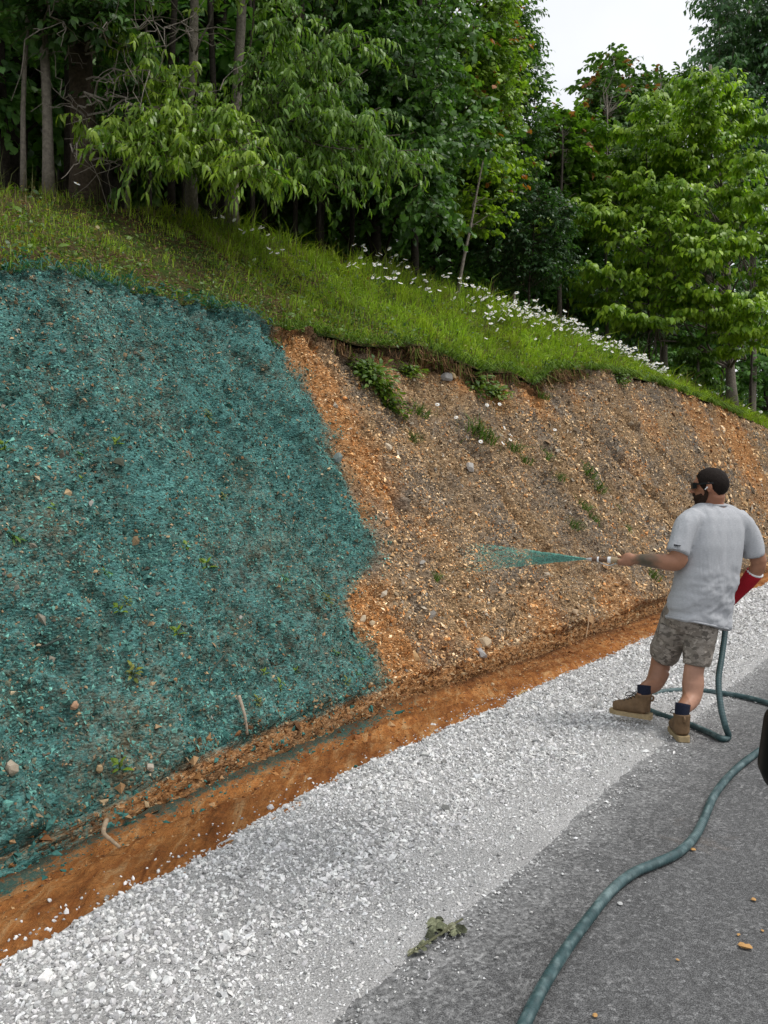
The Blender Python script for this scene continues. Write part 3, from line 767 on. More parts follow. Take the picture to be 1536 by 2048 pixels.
def up(base, px_top, py_top, dY=0.): return P(px_top, py_top, base[1] + dY)
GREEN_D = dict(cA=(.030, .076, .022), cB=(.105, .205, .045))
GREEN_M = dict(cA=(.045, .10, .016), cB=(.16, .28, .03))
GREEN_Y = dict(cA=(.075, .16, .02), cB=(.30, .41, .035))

# slender and stout trunks on the left, their crowns above the picture
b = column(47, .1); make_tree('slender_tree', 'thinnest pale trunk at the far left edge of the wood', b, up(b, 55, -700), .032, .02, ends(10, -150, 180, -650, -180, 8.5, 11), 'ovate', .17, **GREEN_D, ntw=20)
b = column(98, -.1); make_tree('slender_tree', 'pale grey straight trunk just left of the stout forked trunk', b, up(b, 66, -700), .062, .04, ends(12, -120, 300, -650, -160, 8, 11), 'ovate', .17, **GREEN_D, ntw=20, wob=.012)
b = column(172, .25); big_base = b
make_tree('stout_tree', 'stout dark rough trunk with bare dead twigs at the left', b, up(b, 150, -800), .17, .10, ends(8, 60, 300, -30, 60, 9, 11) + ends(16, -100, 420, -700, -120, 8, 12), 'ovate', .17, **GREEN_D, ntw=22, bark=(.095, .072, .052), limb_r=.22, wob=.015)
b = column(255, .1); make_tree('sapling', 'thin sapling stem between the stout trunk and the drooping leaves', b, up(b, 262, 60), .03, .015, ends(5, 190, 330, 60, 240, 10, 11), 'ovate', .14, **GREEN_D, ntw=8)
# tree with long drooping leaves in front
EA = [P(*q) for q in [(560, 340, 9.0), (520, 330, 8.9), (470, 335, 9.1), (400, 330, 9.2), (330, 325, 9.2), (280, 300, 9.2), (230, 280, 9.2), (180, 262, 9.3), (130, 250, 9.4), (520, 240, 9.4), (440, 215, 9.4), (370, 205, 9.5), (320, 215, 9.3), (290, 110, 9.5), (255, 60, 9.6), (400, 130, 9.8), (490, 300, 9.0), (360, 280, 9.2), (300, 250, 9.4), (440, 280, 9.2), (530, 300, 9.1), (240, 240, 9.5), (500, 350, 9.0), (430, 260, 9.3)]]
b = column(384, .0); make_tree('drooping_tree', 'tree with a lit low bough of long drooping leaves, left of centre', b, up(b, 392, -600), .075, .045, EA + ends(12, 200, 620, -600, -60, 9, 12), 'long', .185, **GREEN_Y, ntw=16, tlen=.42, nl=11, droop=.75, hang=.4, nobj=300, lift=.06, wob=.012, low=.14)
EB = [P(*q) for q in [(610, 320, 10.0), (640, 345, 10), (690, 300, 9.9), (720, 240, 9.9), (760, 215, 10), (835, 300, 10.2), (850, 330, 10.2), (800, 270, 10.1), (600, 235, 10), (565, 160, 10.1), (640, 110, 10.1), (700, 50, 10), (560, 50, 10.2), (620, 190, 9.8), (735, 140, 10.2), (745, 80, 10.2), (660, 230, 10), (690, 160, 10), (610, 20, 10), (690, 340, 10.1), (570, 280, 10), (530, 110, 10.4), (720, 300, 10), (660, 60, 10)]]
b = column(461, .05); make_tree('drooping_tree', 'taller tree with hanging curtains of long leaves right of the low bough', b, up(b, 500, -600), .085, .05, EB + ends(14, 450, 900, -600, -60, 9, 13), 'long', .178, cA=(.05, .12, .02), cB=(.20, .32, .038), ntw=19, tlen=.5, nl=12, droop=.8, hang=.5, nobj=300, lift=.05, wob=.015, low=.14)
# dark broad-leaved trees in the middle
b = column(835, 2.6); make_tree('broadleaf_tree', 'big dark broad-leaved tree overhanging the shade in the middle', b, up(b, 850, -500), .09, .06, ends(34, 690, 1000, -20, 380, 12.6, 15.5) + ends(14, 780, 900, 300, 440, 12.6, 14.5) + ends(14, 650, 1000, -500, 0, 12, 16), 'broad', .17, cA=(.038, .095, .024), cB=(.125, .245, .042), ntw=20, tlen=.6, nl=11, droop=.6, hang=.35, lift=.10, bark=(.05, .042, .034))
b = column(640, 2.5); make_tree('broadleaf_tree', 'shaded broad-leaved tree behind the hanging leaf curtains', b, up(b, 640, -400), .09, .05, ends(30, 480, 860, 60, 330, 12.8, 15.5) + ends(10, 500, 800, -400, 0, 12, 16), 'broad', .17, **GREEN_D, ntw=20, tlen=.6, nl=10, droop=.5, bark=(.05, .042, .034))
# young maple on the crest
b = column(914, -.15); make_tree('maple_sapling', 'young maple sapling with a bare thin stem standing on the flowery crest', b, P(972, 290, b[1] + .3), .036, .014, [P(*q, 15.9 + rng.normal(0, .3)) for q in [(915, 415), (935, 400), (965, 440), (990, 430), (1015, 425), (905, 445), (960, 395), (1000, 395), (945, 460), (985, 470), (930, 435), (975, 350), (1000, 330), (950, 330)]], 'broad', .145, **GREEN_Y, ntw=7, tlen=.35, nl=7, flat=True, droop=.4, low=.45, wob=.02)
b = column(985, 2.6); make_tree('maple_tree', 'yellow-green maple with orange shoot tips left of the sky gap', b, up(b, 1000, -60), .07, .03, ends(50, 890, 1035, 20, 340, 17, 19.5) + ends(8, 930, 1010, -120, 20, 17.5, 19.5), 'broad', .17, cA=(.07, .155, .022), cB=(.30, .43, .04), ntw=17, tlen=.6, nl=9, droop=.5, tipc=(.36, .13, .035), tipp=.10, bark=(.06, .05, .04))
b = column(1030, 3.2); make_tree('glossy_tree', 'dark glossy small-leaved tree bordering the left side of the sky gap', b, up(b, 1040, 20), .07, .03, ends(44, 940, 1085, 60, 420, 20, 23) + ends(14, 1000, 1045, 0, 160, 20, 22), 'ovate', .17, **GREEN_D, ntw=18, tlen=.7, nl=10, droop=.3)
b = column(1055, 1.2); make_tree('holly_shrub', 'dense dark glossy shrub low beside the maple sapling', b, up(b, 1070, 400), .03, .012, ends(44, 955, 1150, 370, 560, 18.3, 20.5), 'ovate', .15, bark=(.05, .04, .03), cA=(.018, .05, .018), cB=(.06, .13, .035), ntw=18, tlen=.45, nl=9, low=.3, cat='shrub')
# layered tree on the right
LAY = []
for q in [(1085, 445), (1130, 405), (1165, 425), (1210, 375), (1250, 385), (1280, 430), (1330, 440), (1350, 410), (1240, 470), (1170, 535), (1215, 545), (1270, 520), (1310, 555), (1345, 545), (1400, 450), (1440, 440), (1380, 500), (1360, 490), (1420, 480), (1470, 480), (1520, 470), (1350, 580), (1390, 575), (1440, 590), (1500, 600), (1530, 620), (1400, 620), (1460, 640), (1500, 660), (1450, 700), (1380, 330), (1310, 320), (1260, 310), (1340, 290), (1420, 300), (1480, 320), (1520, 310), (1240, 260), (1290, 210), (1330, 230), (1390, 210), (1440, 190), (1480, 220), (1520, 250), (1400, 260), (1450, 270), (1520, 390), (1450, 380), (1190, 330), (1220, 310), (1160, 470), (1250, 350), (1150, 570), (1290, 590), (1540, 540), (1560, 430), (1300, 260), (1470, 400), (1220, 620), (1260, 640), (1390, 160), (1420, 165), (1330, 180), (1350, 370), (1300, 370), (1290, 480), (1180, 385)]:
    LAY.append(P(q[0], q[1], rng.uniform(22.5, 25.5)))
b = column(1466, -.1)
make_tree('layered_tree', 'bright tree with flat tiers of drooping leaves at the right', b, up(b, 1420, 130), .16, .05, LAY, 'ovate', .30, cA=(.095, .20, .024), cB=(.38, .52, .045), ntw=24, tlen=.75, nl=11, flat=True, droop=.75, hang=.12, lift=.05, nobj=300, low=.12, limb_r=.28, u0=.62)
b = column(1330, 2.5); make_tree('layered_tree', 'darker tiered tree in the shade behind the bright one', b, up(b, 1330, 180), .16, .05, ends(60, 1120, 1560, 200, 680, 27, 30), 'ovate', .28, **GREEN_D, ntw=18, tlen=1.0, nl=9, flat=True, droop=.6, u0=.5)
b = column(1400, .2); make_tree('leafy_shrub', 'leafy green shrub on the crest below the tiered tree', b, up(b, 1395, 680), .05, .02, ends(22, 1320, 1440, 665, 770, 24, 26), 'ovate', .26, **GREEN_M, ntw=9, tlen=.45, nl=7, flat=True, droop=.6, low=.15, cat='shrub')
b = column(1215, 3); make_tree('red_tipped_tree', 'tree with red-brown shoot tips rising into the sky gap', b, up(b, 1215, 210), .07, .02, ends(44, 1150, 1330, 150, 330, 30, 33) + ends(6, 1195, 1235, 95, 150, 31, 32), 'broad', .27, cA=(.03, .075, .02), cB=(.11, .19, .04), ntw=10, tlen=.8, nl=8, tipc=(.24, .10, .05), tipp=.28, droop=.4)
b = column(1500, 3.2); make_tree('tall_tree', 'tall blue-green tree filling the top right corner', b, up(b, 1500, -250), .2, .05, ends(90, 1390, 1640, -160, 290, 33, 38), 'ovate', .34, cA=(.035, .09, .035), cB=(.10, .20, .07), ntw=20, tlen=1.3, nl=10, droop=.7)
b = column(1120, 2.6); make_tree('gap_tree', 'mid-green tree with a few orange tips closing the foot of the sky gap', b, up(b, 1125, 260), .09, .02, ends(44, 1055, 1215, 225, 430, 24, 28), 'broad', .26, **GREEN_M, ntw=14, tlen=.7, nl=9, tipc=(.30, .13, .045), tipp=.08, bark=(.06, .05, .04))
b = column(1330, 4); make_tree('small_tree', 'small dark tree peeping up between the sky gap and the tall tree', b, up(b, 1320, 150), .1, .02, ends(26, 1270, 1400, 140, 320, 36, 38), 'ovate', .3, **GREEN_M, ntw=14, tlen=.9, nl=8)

# the wood behind: three grown trees, copied
def generic_tree(h, rc, nlimb, col, seed):
    e = []
    for k in range(nlimb):
        z = h * rng.uniform(.2, 1.0); r_ = rc * (1 - .6 * (z / h) ** 2) * rng.uniform(.35, 1); a_ = rng.uniform(0, 6.28); e.append((r_ * math.cos(a_), r_ * math.sin(a_), z))
    return e
protos = []
for k in range(3):
    rt = make_tree('forest_tree', 'x', (0, 0, 0), (rng.normal(0, .3), rng.normal(0, .3), 12.5), .16, .05, generic_tree(12.5, 3.1, 48, 0, k), 'broad', .235, **GREEN_D, ntw=17, tlen=1.1, nl=13, droop=.45, low=.1, bark=(.045, .038, .03), split=False)
    protos.append(rt)
def copy_tree(src, loc, sc, rz, label, group):
    r = src.copy(); col_link(r); r.location = loc; r.scale = (sc, sc, sc); r.rotation_euler = (0, 0, rz); r['label'] = label; r['group'] = group
    for ch in src.children:
        c = ch.copy(); col_link(c); c.parent = r
    return r
SKY_PX = [(-600, -900), (930, -900), (1010, -60), (1040, 60), (1070, 180), (1100, 330), (1170, 320), (1200, 220), (1330, 210), (1375, 120), (1400, -50), (1440, -900), (2400, -900)]
def sky_limit(px): return np.interp(px, [q[0] for q in SKY_PX], [q[1] for q in SKY_PX])
kk = 0
for px, dt in [(-260, 1.5), (-120, 3), (20, 3.2), (120, 5), (230, 3.4), (330, 4.4), (430, 3.2), (540, 4.8), (650, 5.5), (760, 3.6), (870, 4.2), (-60, 7), (80, 9), (260, 8), (420, 9), (600, 9.5), (760, 8), (900, 8.5), (980, 5), (1060, 4.5), (1130, 4), (1200, 6), (1290, 5), (1370, 4.5), (1440, 5), (1530, 3.5), (1620, 3), (1720, 3), (1010, 9), (1160, 9), (1300, 9), (1480, 8), (1600, 8), (350, 13), (650, 14), (100, 14), (850, 13), (1100, 14), (1400, 14)]:
    b = column(px, dt); Y = b[1]; wpx = 3.0 / Y * FPX
    lim = max(sky_limit(px + d * wpx * .75) for d in (-1, -.5, 0, .5, 1))
    ztop = CAM_H + (HZ - lim - 20) / FPX * Y - b[2]
    sc = min(1.15 * rng.uniform(.85, 1.1), max(ztop, 2.5) / 12.8)
    o = protos[kk % 3] if kk < 3 else None
    lab = 'shaded tree in the dark wood behind the grassy crest'; gp = 'trees of the dark wood'
    if o is not None:
        o.location = b - np.array([0, 0, .15]); o.scale = (sc,) * 3; o['label'] = lab; o['group'] = gp
    else: copy_tree(protos[kk % 3], b - np.array([0, 0, .15]), sc, rng.uniform(0, 6.28), lab, gp)
    kk += 1
# thin dark stems inside the wood
stem = MB(); V, T_, Q = tube([(0, 0, -.2), (.05, 0, 2), (-.03, .06, 4.5), (.1, 0, 8)], [.055, .045, .035, .02], 7); stem.add(V, T_, Q, (.045, .037, .03)); stem_me = stem.mesh('bare_stem', smooth=True); stem_me.materials.append(M_bark)
for px, dt in [(15, 1.2), (135, 1.6), (235, 1.0), (300, 1.8), (345, 1.1), (370, 2.4), (420, 1.2), (505, 1.5), (530, 2.6), (590, 1.9), (640, 1.2), (700, 2.4), (5, 2.3), (205, 2.6), (1440, 1.0), (1500, .8), (1300, 1.2)]:
    b = column(px, dt); o = bpy.data.objects.new('bare_stem', stem_me); col_link(o); o.location = b; o.rotation_euler = (rng.normal(0, .03), rng.normal(0, .04), rng.uniform(0, 6)); q = rng.uniform(.6, 1.3); o.scale = (q, q, 1)
    tag(o, 'thin dark bare stem standing in the shade of the wood', 'tree trunk', 'thin stems in the shade')
# bare dead twigs on the stout trunk
dt_ = MB()
for e in [(215, 60), (250, 150), (205, 205), (240, 330), (130, 120), (300, 140), (440, 180), (330, 60), (400, 80), (120, 190), (285, 215), (190, 300), (470, 60), (150, 330), (80, 60)]:
    a = P(rng.uniform(150, 190), e[1] + rng.uniform(-60, 60), 9.9); l = curve_limb(a, P(e[0], e[1], rng.uniform(9., 9.8)), .12, 9, .10)
    V, T_, Q = tube(l, np.linspace(.016, .004, 9), 4); dt_.add(V, T_, Q, (.24, .21, .18))
    for _ in range(7):
        i = rng.integers(3, 9); d = rng.normal(size=3) * .28 + (l[-1] - l[3]) * .12; l2 = curve_limb(l[i], l[i] + d, .1, 5, .12)
        V, T_, Q = tube(l2, np.linspace(.007, .0025, 5), 3); dt_.add(V, T_, Q, (.22, .19, .16))
stout = [o for o in bpy.data.objects if o.name.startswith('stout_tree')][0]
tag(dt_.build('dead_twigs', M_bark, stout, np.array(stout.location)), kind='stuff')

# ------------------------------------------------------------------ grass, ground cover, roots
def blades(p, nn, h, w, col, lean):
    n = len(p); d = unit(rng.normal(size=(n, 3)) * [1, 1, 0] + 1e-6); up_ = unit(np.array([0, 0, 1.]) + nn * .3 + d * lean[:, None])
    sd = unit(np.cross(up_, d + rng.normal(size=(n, 3)) * .5))
    m_ = p + up_ * (h * .55)[:, None]; t_ = p + up_ * (h * .9)[:, None] + d * (h * lean * .9)[:, None] - np.array([0, 0, 1]) * (h * lean * .25)[:, None]
    V = np.stack([p - sd * w[:, None], p + sd * w[:, None], m_ - sd * w[:, None] * .8, m_ + sd * w[:, None] * .8, t_], 1)
    b = np.arange(n)[:, None, None] * 5
    return V.reshape(-1, 3), (b + np.array([[(2, 3, 4)]])[0][None]).reshape(-1, 3), (b + np.array([(0, 1, 3, 2)])[None]).reshape(-1, 4), np.repeat(col, 5, 0)
gm = MB()
for n, sa, sb, hh, ww in [(30000, 1.5, 8, .085, .0042), (34000, 7, 14, .12, .0055), (26000, 13, 24, .15, .009), (16000, 23, 42, .17, .015), (3500, 42, 60, .2, .03)]:
    s = rng.uniform(sa, sb, n); uu = rng.random(n) * 1.03
    lush = sstep(5.5, 9, s + 3.0 * (fbm(s * .6, uu * 3, 3, 101) - .5)); dens = fbm(s * 2.5, uu * 7, 3, 103)
    keep = rng.random(n) < np.clip(.35 + .75 * lush + 1.2 * (dens - .5), .08, 1) * sstep(0, .05, uu); s, uu, lush, dens = s[keep], uu[keep], lush[keep], dens[keep]; n = len(s); tus = fbm(s * 6, uu * 16, 2, 109)
    p, nn = G_hill.sample(*hill_ij(s, uu))
    h = .78 * hh * np.exp(rng.normal(0, .35, n)) * (.35 + 1.5 * sstep(.3, .75, tus)) * (.6 + .8 * dens) * (1 + .6 * sstep(.8, 1, uu))
    a = np.array([(.17, .25, .022)]); b_ = np.array([(.37, .54, .045)]); k = np.clip(rng.random((n, 1)) * .7 + .9 * (fbm(s * 3.1, uu * 8, 3, 105) - .35)[:, None], 0, 1); c = a + (b_ - a) * k
    c = c * (.75 + .6 * fbm(s * 1.3, uu * 4, 3, 108))[:, None]; yel = sstep(.5, .65, fbm(s * 2.1, uu * 6, 3, 110))[:, None]; c = c * (1 - yel * .5) + c * np.array([[1.3, 1.1, .8]]) * yel * .5
    dry = rng.random(n) < .12 + .26 * (1 - lush); c[dry] = np.array([(.25, .20, .09)]) * rng.uniform(.5, 1.1, (dry.sum(), 1))
    V, t, q, C = blades(p, nn, h, ww * np.exp(rng.normal(0, .25, n)), c, np.abs(rng.normal(.35, .25, n))); gm.add(V, t, q, C)
n = 3800; s = rng.uniform(2.5, 26, n); kp = fbm(s * 2.7, s * 0, 3, 107) > .46; s = s[kp]; n = len(s); p, nn = G_hill.sample(*hill_ij(s, np.abs(rng.normal(.0, .015, n))))
hd = rng.uniform(.06, .2, n) * (1 + s * .02); V, t, q, C = blades(p + np.array([0, 0, .03]), nn * 0, hd, .004 + s * .0003, np.array([(.09, .15, .018)]) * rng.uniform(.5, 2.0, (n, 1)), np.abs(rng.normal(.8, .3, n)))
Vr = V.reshape(-1, 5, 3); out_d = np.array([-DT[0], -DT[1], 0.]); Vr[:, 2:4] += out_d * (hd * .35)[:, None, None]; Vr[:, 4] += out_d * (hd * .6)[:, None] - np.array([0, 0, 1.]) * (hd * .9)[:, None]; te = (s < 6.2)[:, None] & (rng.random((n, 1)) < .75); C = np.where(np.repeat(te, 5, 0), np.array([[.05, .16, .13]]), C); gm.add(Vr.reshape(-1, 3), t, q, C)
# tall stalks at the crest
n = 420; s = rng.uniform(4, 30, n); uu = rng.uniform(.75, 1.05, n); p, nn = G_hill.sample(*hill_ij(s, uu))
V, t, q, C = blades(p, nn, rng.uniform(.3, .6, n), .0028 + s * .0002, np.tile([(.13, .15, .05)], (n, 1)), np.abs(rng.normal(.12, .08, n))); gm.add(V, t, q, C)
tag(gm.build('hilltop_grass', M_grass), 'green grass growing on the hilltop above the cut', 'grass', kind='stuff')

gc = MB()
for n, sa, sb, sz in [(12500, 1.5, 9, .037), (5000, 9, 20, .05)]:
    s = rng.uniform(sa, sb, n); uu = np.concatenate([rng.random(n // 2), rng.random(n - n // 2) ** 2.2 * .7])
    kp = fbm(s * 3, uu * 9, 3, 111) + .3 * (1 - uu) > .56; s, uu = s[kp], uu[kp]; n = len(s)
    p, nn = G_hill.sample(*hill_ij(s, uu)); k = rng.random((n, 1))
    c = np.array([(.035, .085, .014)]) * (1 - k) + np.array([(.15, .25, .03)]) * k
    yl = rng.random(n) < .06; c[yl] = (.28, .22, .04)
    te = (uu < .09) & (s < 6.3) & (rng.random(n) < .7); c[te] = np.array([(.03, .13, .10)]) * rng.uniform(.6, 1.3, (te.sum(), 1))
    V, t, q, C = leaf_block(p + nn * rng.uniform(.01, .10, n)[:, None], rng.normal(size=(n, 3)) * [1, 1, .35] + nn * .25, nn + rng.normal(size=(n, 3)) * .35, sz * np.exp(rng.normal(0, .35, n)), 'ovate', c); gc.add(V, t, q, C)
# dead leaves and litter
n = 5500; s = rng.uniform(1.5, 10, n); uu = rng.random(n); p, nn = G_hill.sample(*hill_ij(s, uu))
c = np.array([(.20, .11, .05), (.13, .07, .035), (.30, .19, .10)])[rng.integers(0, 3, n)]
V, t, q, C = leaf_block(p + nn * .012, rng.normal(size=(n, 3)) * [1, 1, .3], nn + rng.normal(size=(n, 3)) * .3, rng.uniform(.02, .055, n), 'ovate', c); gc.add(V, t, q, C)
tag(gc.build('ground_cover', M_leaf), 'low weeds and leaf litter on the hilltop', 'ground cover', kind='stuff')

# hanging roots and sod fringe under the lip
rf = MB()
n = 6500; s = np.concatenate([rng.uniform(6.4, 15.5, n - 1200), rng.uniform(2, 6.4, 1200)])
hang_n = fbm(s * 2.2, s * 0, 3, 121); kp = rng.random(n) < np.where(s > 6.4, sstep(.50, .62, hang_n) * .8 + .06, .4); s = s[kp]; n = len(s); hang_n = hang_n[kp]
i_, j_ = hill_ij(s, np.zeros(n)); p, nn = G_hill.sample(i_, j_); p = p + np.array([0, 0, -1]) * rng.uniform(0, .07, n)[:, None] + rng.normal(size=(n, 3)) * [.03, .03, .01]
h = rng.uniform(.03, .32, n) ** 1.2 * np.where(s > 6.4, .4 + 1.5 * hang_n, .3)
V, t, q, C = blades(p, nn * 0, h, .0035 + s * .00035, (np.array([(.16, .09, .045), (.26, .16, .08), (.07, .045, .025), (.10, .13, .025)])[rng.integers(0, 4, n)] * np.where(s < 6.0, .0, 1.)[:, None] + np.array([(.03, .12, .105)]) * np.where(s < 6.0, 1., 0.)[:, None]), np.abs(rng.normal(.35, .3, n)))
Vr = V.reshape(-1, 5, 3); Vr[..., 2] = 2 * p[:, None, 2] - Vr[..., 2]; rf.add(Vr.reshape(-1, 3), t, q, C)
tag(rf.build('root_fringe', M_root), 'brown hanging roots and torn sod under the grassy lip', 'roots', kind='stuff')

# ------------------------------------------------------------------ plants one can count
def plant_mesh(name, nlv, size, kind, cA, cB, spread, h):
    n = nlv; a_ = rng.uniform(0, 6.28, n); z = rng.random(n) * h; r_ = spread * rng.random(n) * .5
    p = np.stack([np.cos(a_) * r_, np.sin(a_) * r_, z], -1); d = np.stack([np.cos(a_), np.sin(a_), rng.uniform(-.1, .9, n)], -1)
    k = rng.random((n, 1)); c = np.asarray(cA) * (1 - k) + np.asarray(cB) * k
    mb = MB(); V, t, q, C = leaf_block(p, d, np.tile([0, 0, 1.], (n, 1)) + rng.normal(size=(n, 3)) * .3, size * rng.uniform(.6, 1.2, n), kind, c); mb.add(V, t, q, C)
    for i in range(min(n, 60)):
        V, T_, Q = tube([(0, 0, -.02), p[i] * .6, p[i]], [.003, .002, .001], 3); mb.add(V, T_, Q, cA)
    me = mb.mesh(name); me.materials.append(M_leaf); return me
sprout = [plant_mesh('weed', 7, .06, 'ovate', (.08, .16, .02), (.24, .34, .03), .03, .05), plant_mesh('weed', 9, .07, 'long', (.06, .14, .03), (.15, .28, .04), .03, .04), plant_mesh('weed', 12, .05, 'ovate', (.10, .13, .02), (.26, .26, .03), .06, .06)]
def put_on_bank(o, px, py, off=0.):
    s_, t_, z_ = on_face(px, py)
    ii = float(s_to_i(s_)); za = G_bank.P[int(round(ii)), :, 2]; jj = float(np.argmin(np.abs(za[nseg[0]:nseg[0] + nseg[1]] - z_)) + nseg[0])
    p, nn = G_bank.sample(np.array([ii]), np.array([jj])); p, nn = p[0] + nn[0] * off, nn[0]
    o.location = p; o.rotation_euler = Vector(unit(nn * .6 + np.array([0, 0, .7]))).to_track_quat('Z', 'Y').to_euler(); return p, nn
for px, py in [(405, 825), (225, 890), (405, 1135), (220, 1220), (335, 1265), (235, 1205), (555, 1375), (680, 1360), (655, 1305), (640, 1200), (560, 1160), (430, 990), (160, 910), (15, 900), (515, 1345), (720, 1320), (260, 1350), (150, 960), (590, 1345), (500, 1405), (420, 830), (30, 1080), (200, 1150), (695, 1345), (245, 1540), (100, 1020), (350, 1100)]:
    o = bpy.data.objects.new('weed', sprout[rng.integers(0, 3)]); col_link(o); put_on_bank(o, px, py); q = rng.uniform(.55, 1.15); o.scale = (q, q, q)
    tag(o, 'small yellow-green weed sprouting through the teal sprayed slope', 'weed', 'weeds on the sprayed slope')
o = bpy.data.objects.new('weed', sprout[1]); col_link(o); put_on_bank(o, 552, 684); o.scale = (1.9,) * 3; tag(o, 'bright green seedling at the top of the sprayed edge', 'weed')
tuft_m = []
for k in range(3):
    n = 60; d = rng.normal(size=(n, 2)) * .05
    V, t, q, C = blades(np.column_stack([d, np.zeros(n)]), np.tile([0, 0, 1.], (n, 1)), rng.uniform(.08, .2, n), np.full(n, .004), np.array([(.07, .13, .02)]) * rng.uniform(.6, 1.6, (n, 1)), np.abs(rng.normal(.5, .3, n))); me = np_mesh('grass_tuft', V, t, q, C); me.materials.append(M_grass); tuft_m.append(me)
for px, py, q in [(960, 865, 1.6), (980, 880, 1.4), (1040, 900, 1.2), (1095, 915, 1.3), (1060, 925, 1.), (1160, 1020, 1.2), (1185, 1045, 1.2), (1150, 1055, 1.), (1240, 1020, 1.), (1255, 1060, 1.), (840, 830, 1.2), (995, 770, .9), (850, 880, .9), (1110, 960, 1.), (1170, 950, 1.3), (1190, 980, 1.2), (1020, 690, 1.), (1320, 1140, 1.1), (1300, 1155, 1.1), (885, 1160, .8)]:
    o = bpy.data.objects.new('grass_tuft', tuft_m[rng.integers(0, 3)]); col_link(o); put_on_bank(o, px, py); o.scale = (q, q, q); tag(o, 'small tuft of grass growing on the bare brown slope', 'grass tuft', 'tufts on the bare slope')
clump = [plant_mesh('leafy_clump', 170, .075, 'ovate', (.05, .11, .018), (.17, .27, .03), .42, .16), plant_mesh('leafy_clump', 150, .07, 'ovate', (.06, .12, .018), (.20, .30, .03), .36, .12)]
for k, (px, py, q, lab) in enumerate([(722, 712, 1.1, 'topmost leafy clump of the weed strip down the orange slope'), (738, 738, 1.2, 'second leafy clump from the top of the weed strip'), (757, 765, 1.3, 'middle leafy clump of the weed strip on the orange slope'), (777, 790, 1.3, 'second lowest leafy clump of the weed strip'), (795, 815, 1.1, 'lowest leafy clump of the weed strip'), (775, 648, 1.2, 'leafy clump overhanging the lip above the weed strip'), (925, 705, 1.5, 'dark leafy clump hanging over the lip left of the roots'), (960, 715, 1.3, 'leafy clump hanging over the lip beside the torn sod'), (1235, 765, 1.2, 'leafy clump on the lip below the thickest daisies')]):
    o = bpy.data.objects.new('leafy_clump', clump[k % 2]); col_link(o); put_on_bank(o, px, py, .02); o.scale = (q, q, q); tag(o, lab, 'weed', 'leafy clumps on the cut')
# daisies
def daisy_mesh(h, tilt):
    mb = MB(); top = np.array([rng.normal(0, .04), rng.normal(0, .04), h]); V, T_, Q = tube([(0, 0, -.02), top * [.3, .3, .6], top], .0028, 3); mb.add(V, T_, Q, (.07, .13, .02))
    nrm = unit(np.array([rng.normal(0, .35), -tilt, .8])); X = unit(np.cross(nrm, [1., .2, 0])); Yv = np.cross(nrm, X); k = 14; r_ = .036
    ring = []
    for i in range(k * 2):
        a_ = i / (k * 2) * 6.2832; rr = r_ * (1 if i % 2 == 0 else .72); ring.append(top + X * math.cos(a_) * rr + Yv * math.sin(a_) * rr - nrm * .004 * (i % 2))
    V = np.vstack([top + nrm * .003, ring]); m = k * 2; mb.add(V, [(0, 1 + i, 1 + (i + 1) % m) for i in range(m)], None, (.92, .92, .90))
    cen = [top + nrm * .004 + X * math.cos(a_) * .010 + Yv * math.sin(a_) * .010 for a_ in np.arange(7) / 7 * 6.2832]; V = np.vstack([top + nrm * .012, cen]); mb.add(V, [(0, 1 + i, 1 + (i + 1) % 7) for i in range(7)], None, (.55, .36, .03))
    me = mb.mesh('daisy'); me.materials.append(M_daisy); return me
M_daisy = vcol_mat('daisy', .7, .2, .03, 40)
dz = [daisy_mesh(h, t) for h, t in [(.22, .5), (.28, .3), (.30, .8), (.25, .9), (.27, .6), (.2, .4)]]
def put_daisy(p, q, lab, gp):
    o = bpy.data.objects.new('daisy', dz[rng.integers(0, 6)]); col_link(o); o.location = p; o.scale = (q, q, q * rng.uniform(.8, 1.2)); o.rotation_euler = (rng.normal(0, .12), rng.normal(0, .12), rng.normal(0, .5)); tag(o, lab, 'daisy', gp)
n = 0
while n < 262:
    px = rng.choice([rng.uniform(700, 940), rng.uniform(940, 1330), rng.uniform(1000, 1330), rng.uniform(1330, 1530)], p=[.22, .40, .34, .04])
    q = (px - 768) / FPX * _Yg; s_, t_ = ST(q, _Yg); uu = rng.uniform(.28, 1.03) if px > 940 else rng.uniform(.55, 1.03)
    i = np.argmax(t_ > t_top(s_) + uu * (t_cr(s_) - t_top(s_))); s0, t0_ = s_[i], t_[i]
    if fbm(np.array([s0 * .9]), np.array([t0_ * 2.]), 3, 131)[0] < .42: continue
    put_daisy(W(s0, t0_, float(hill_z(s0, t0_))), rng.uniform(.85, 1.25) * (1.0 + .03 * max(s0 - 9, 0)), 'white daisy with yellow centre in the grass along the crest', 'daisies along the crest'); n += 1
dm_ = MB()                                                                     # the rest of the drift, too many to count
k_ = 0
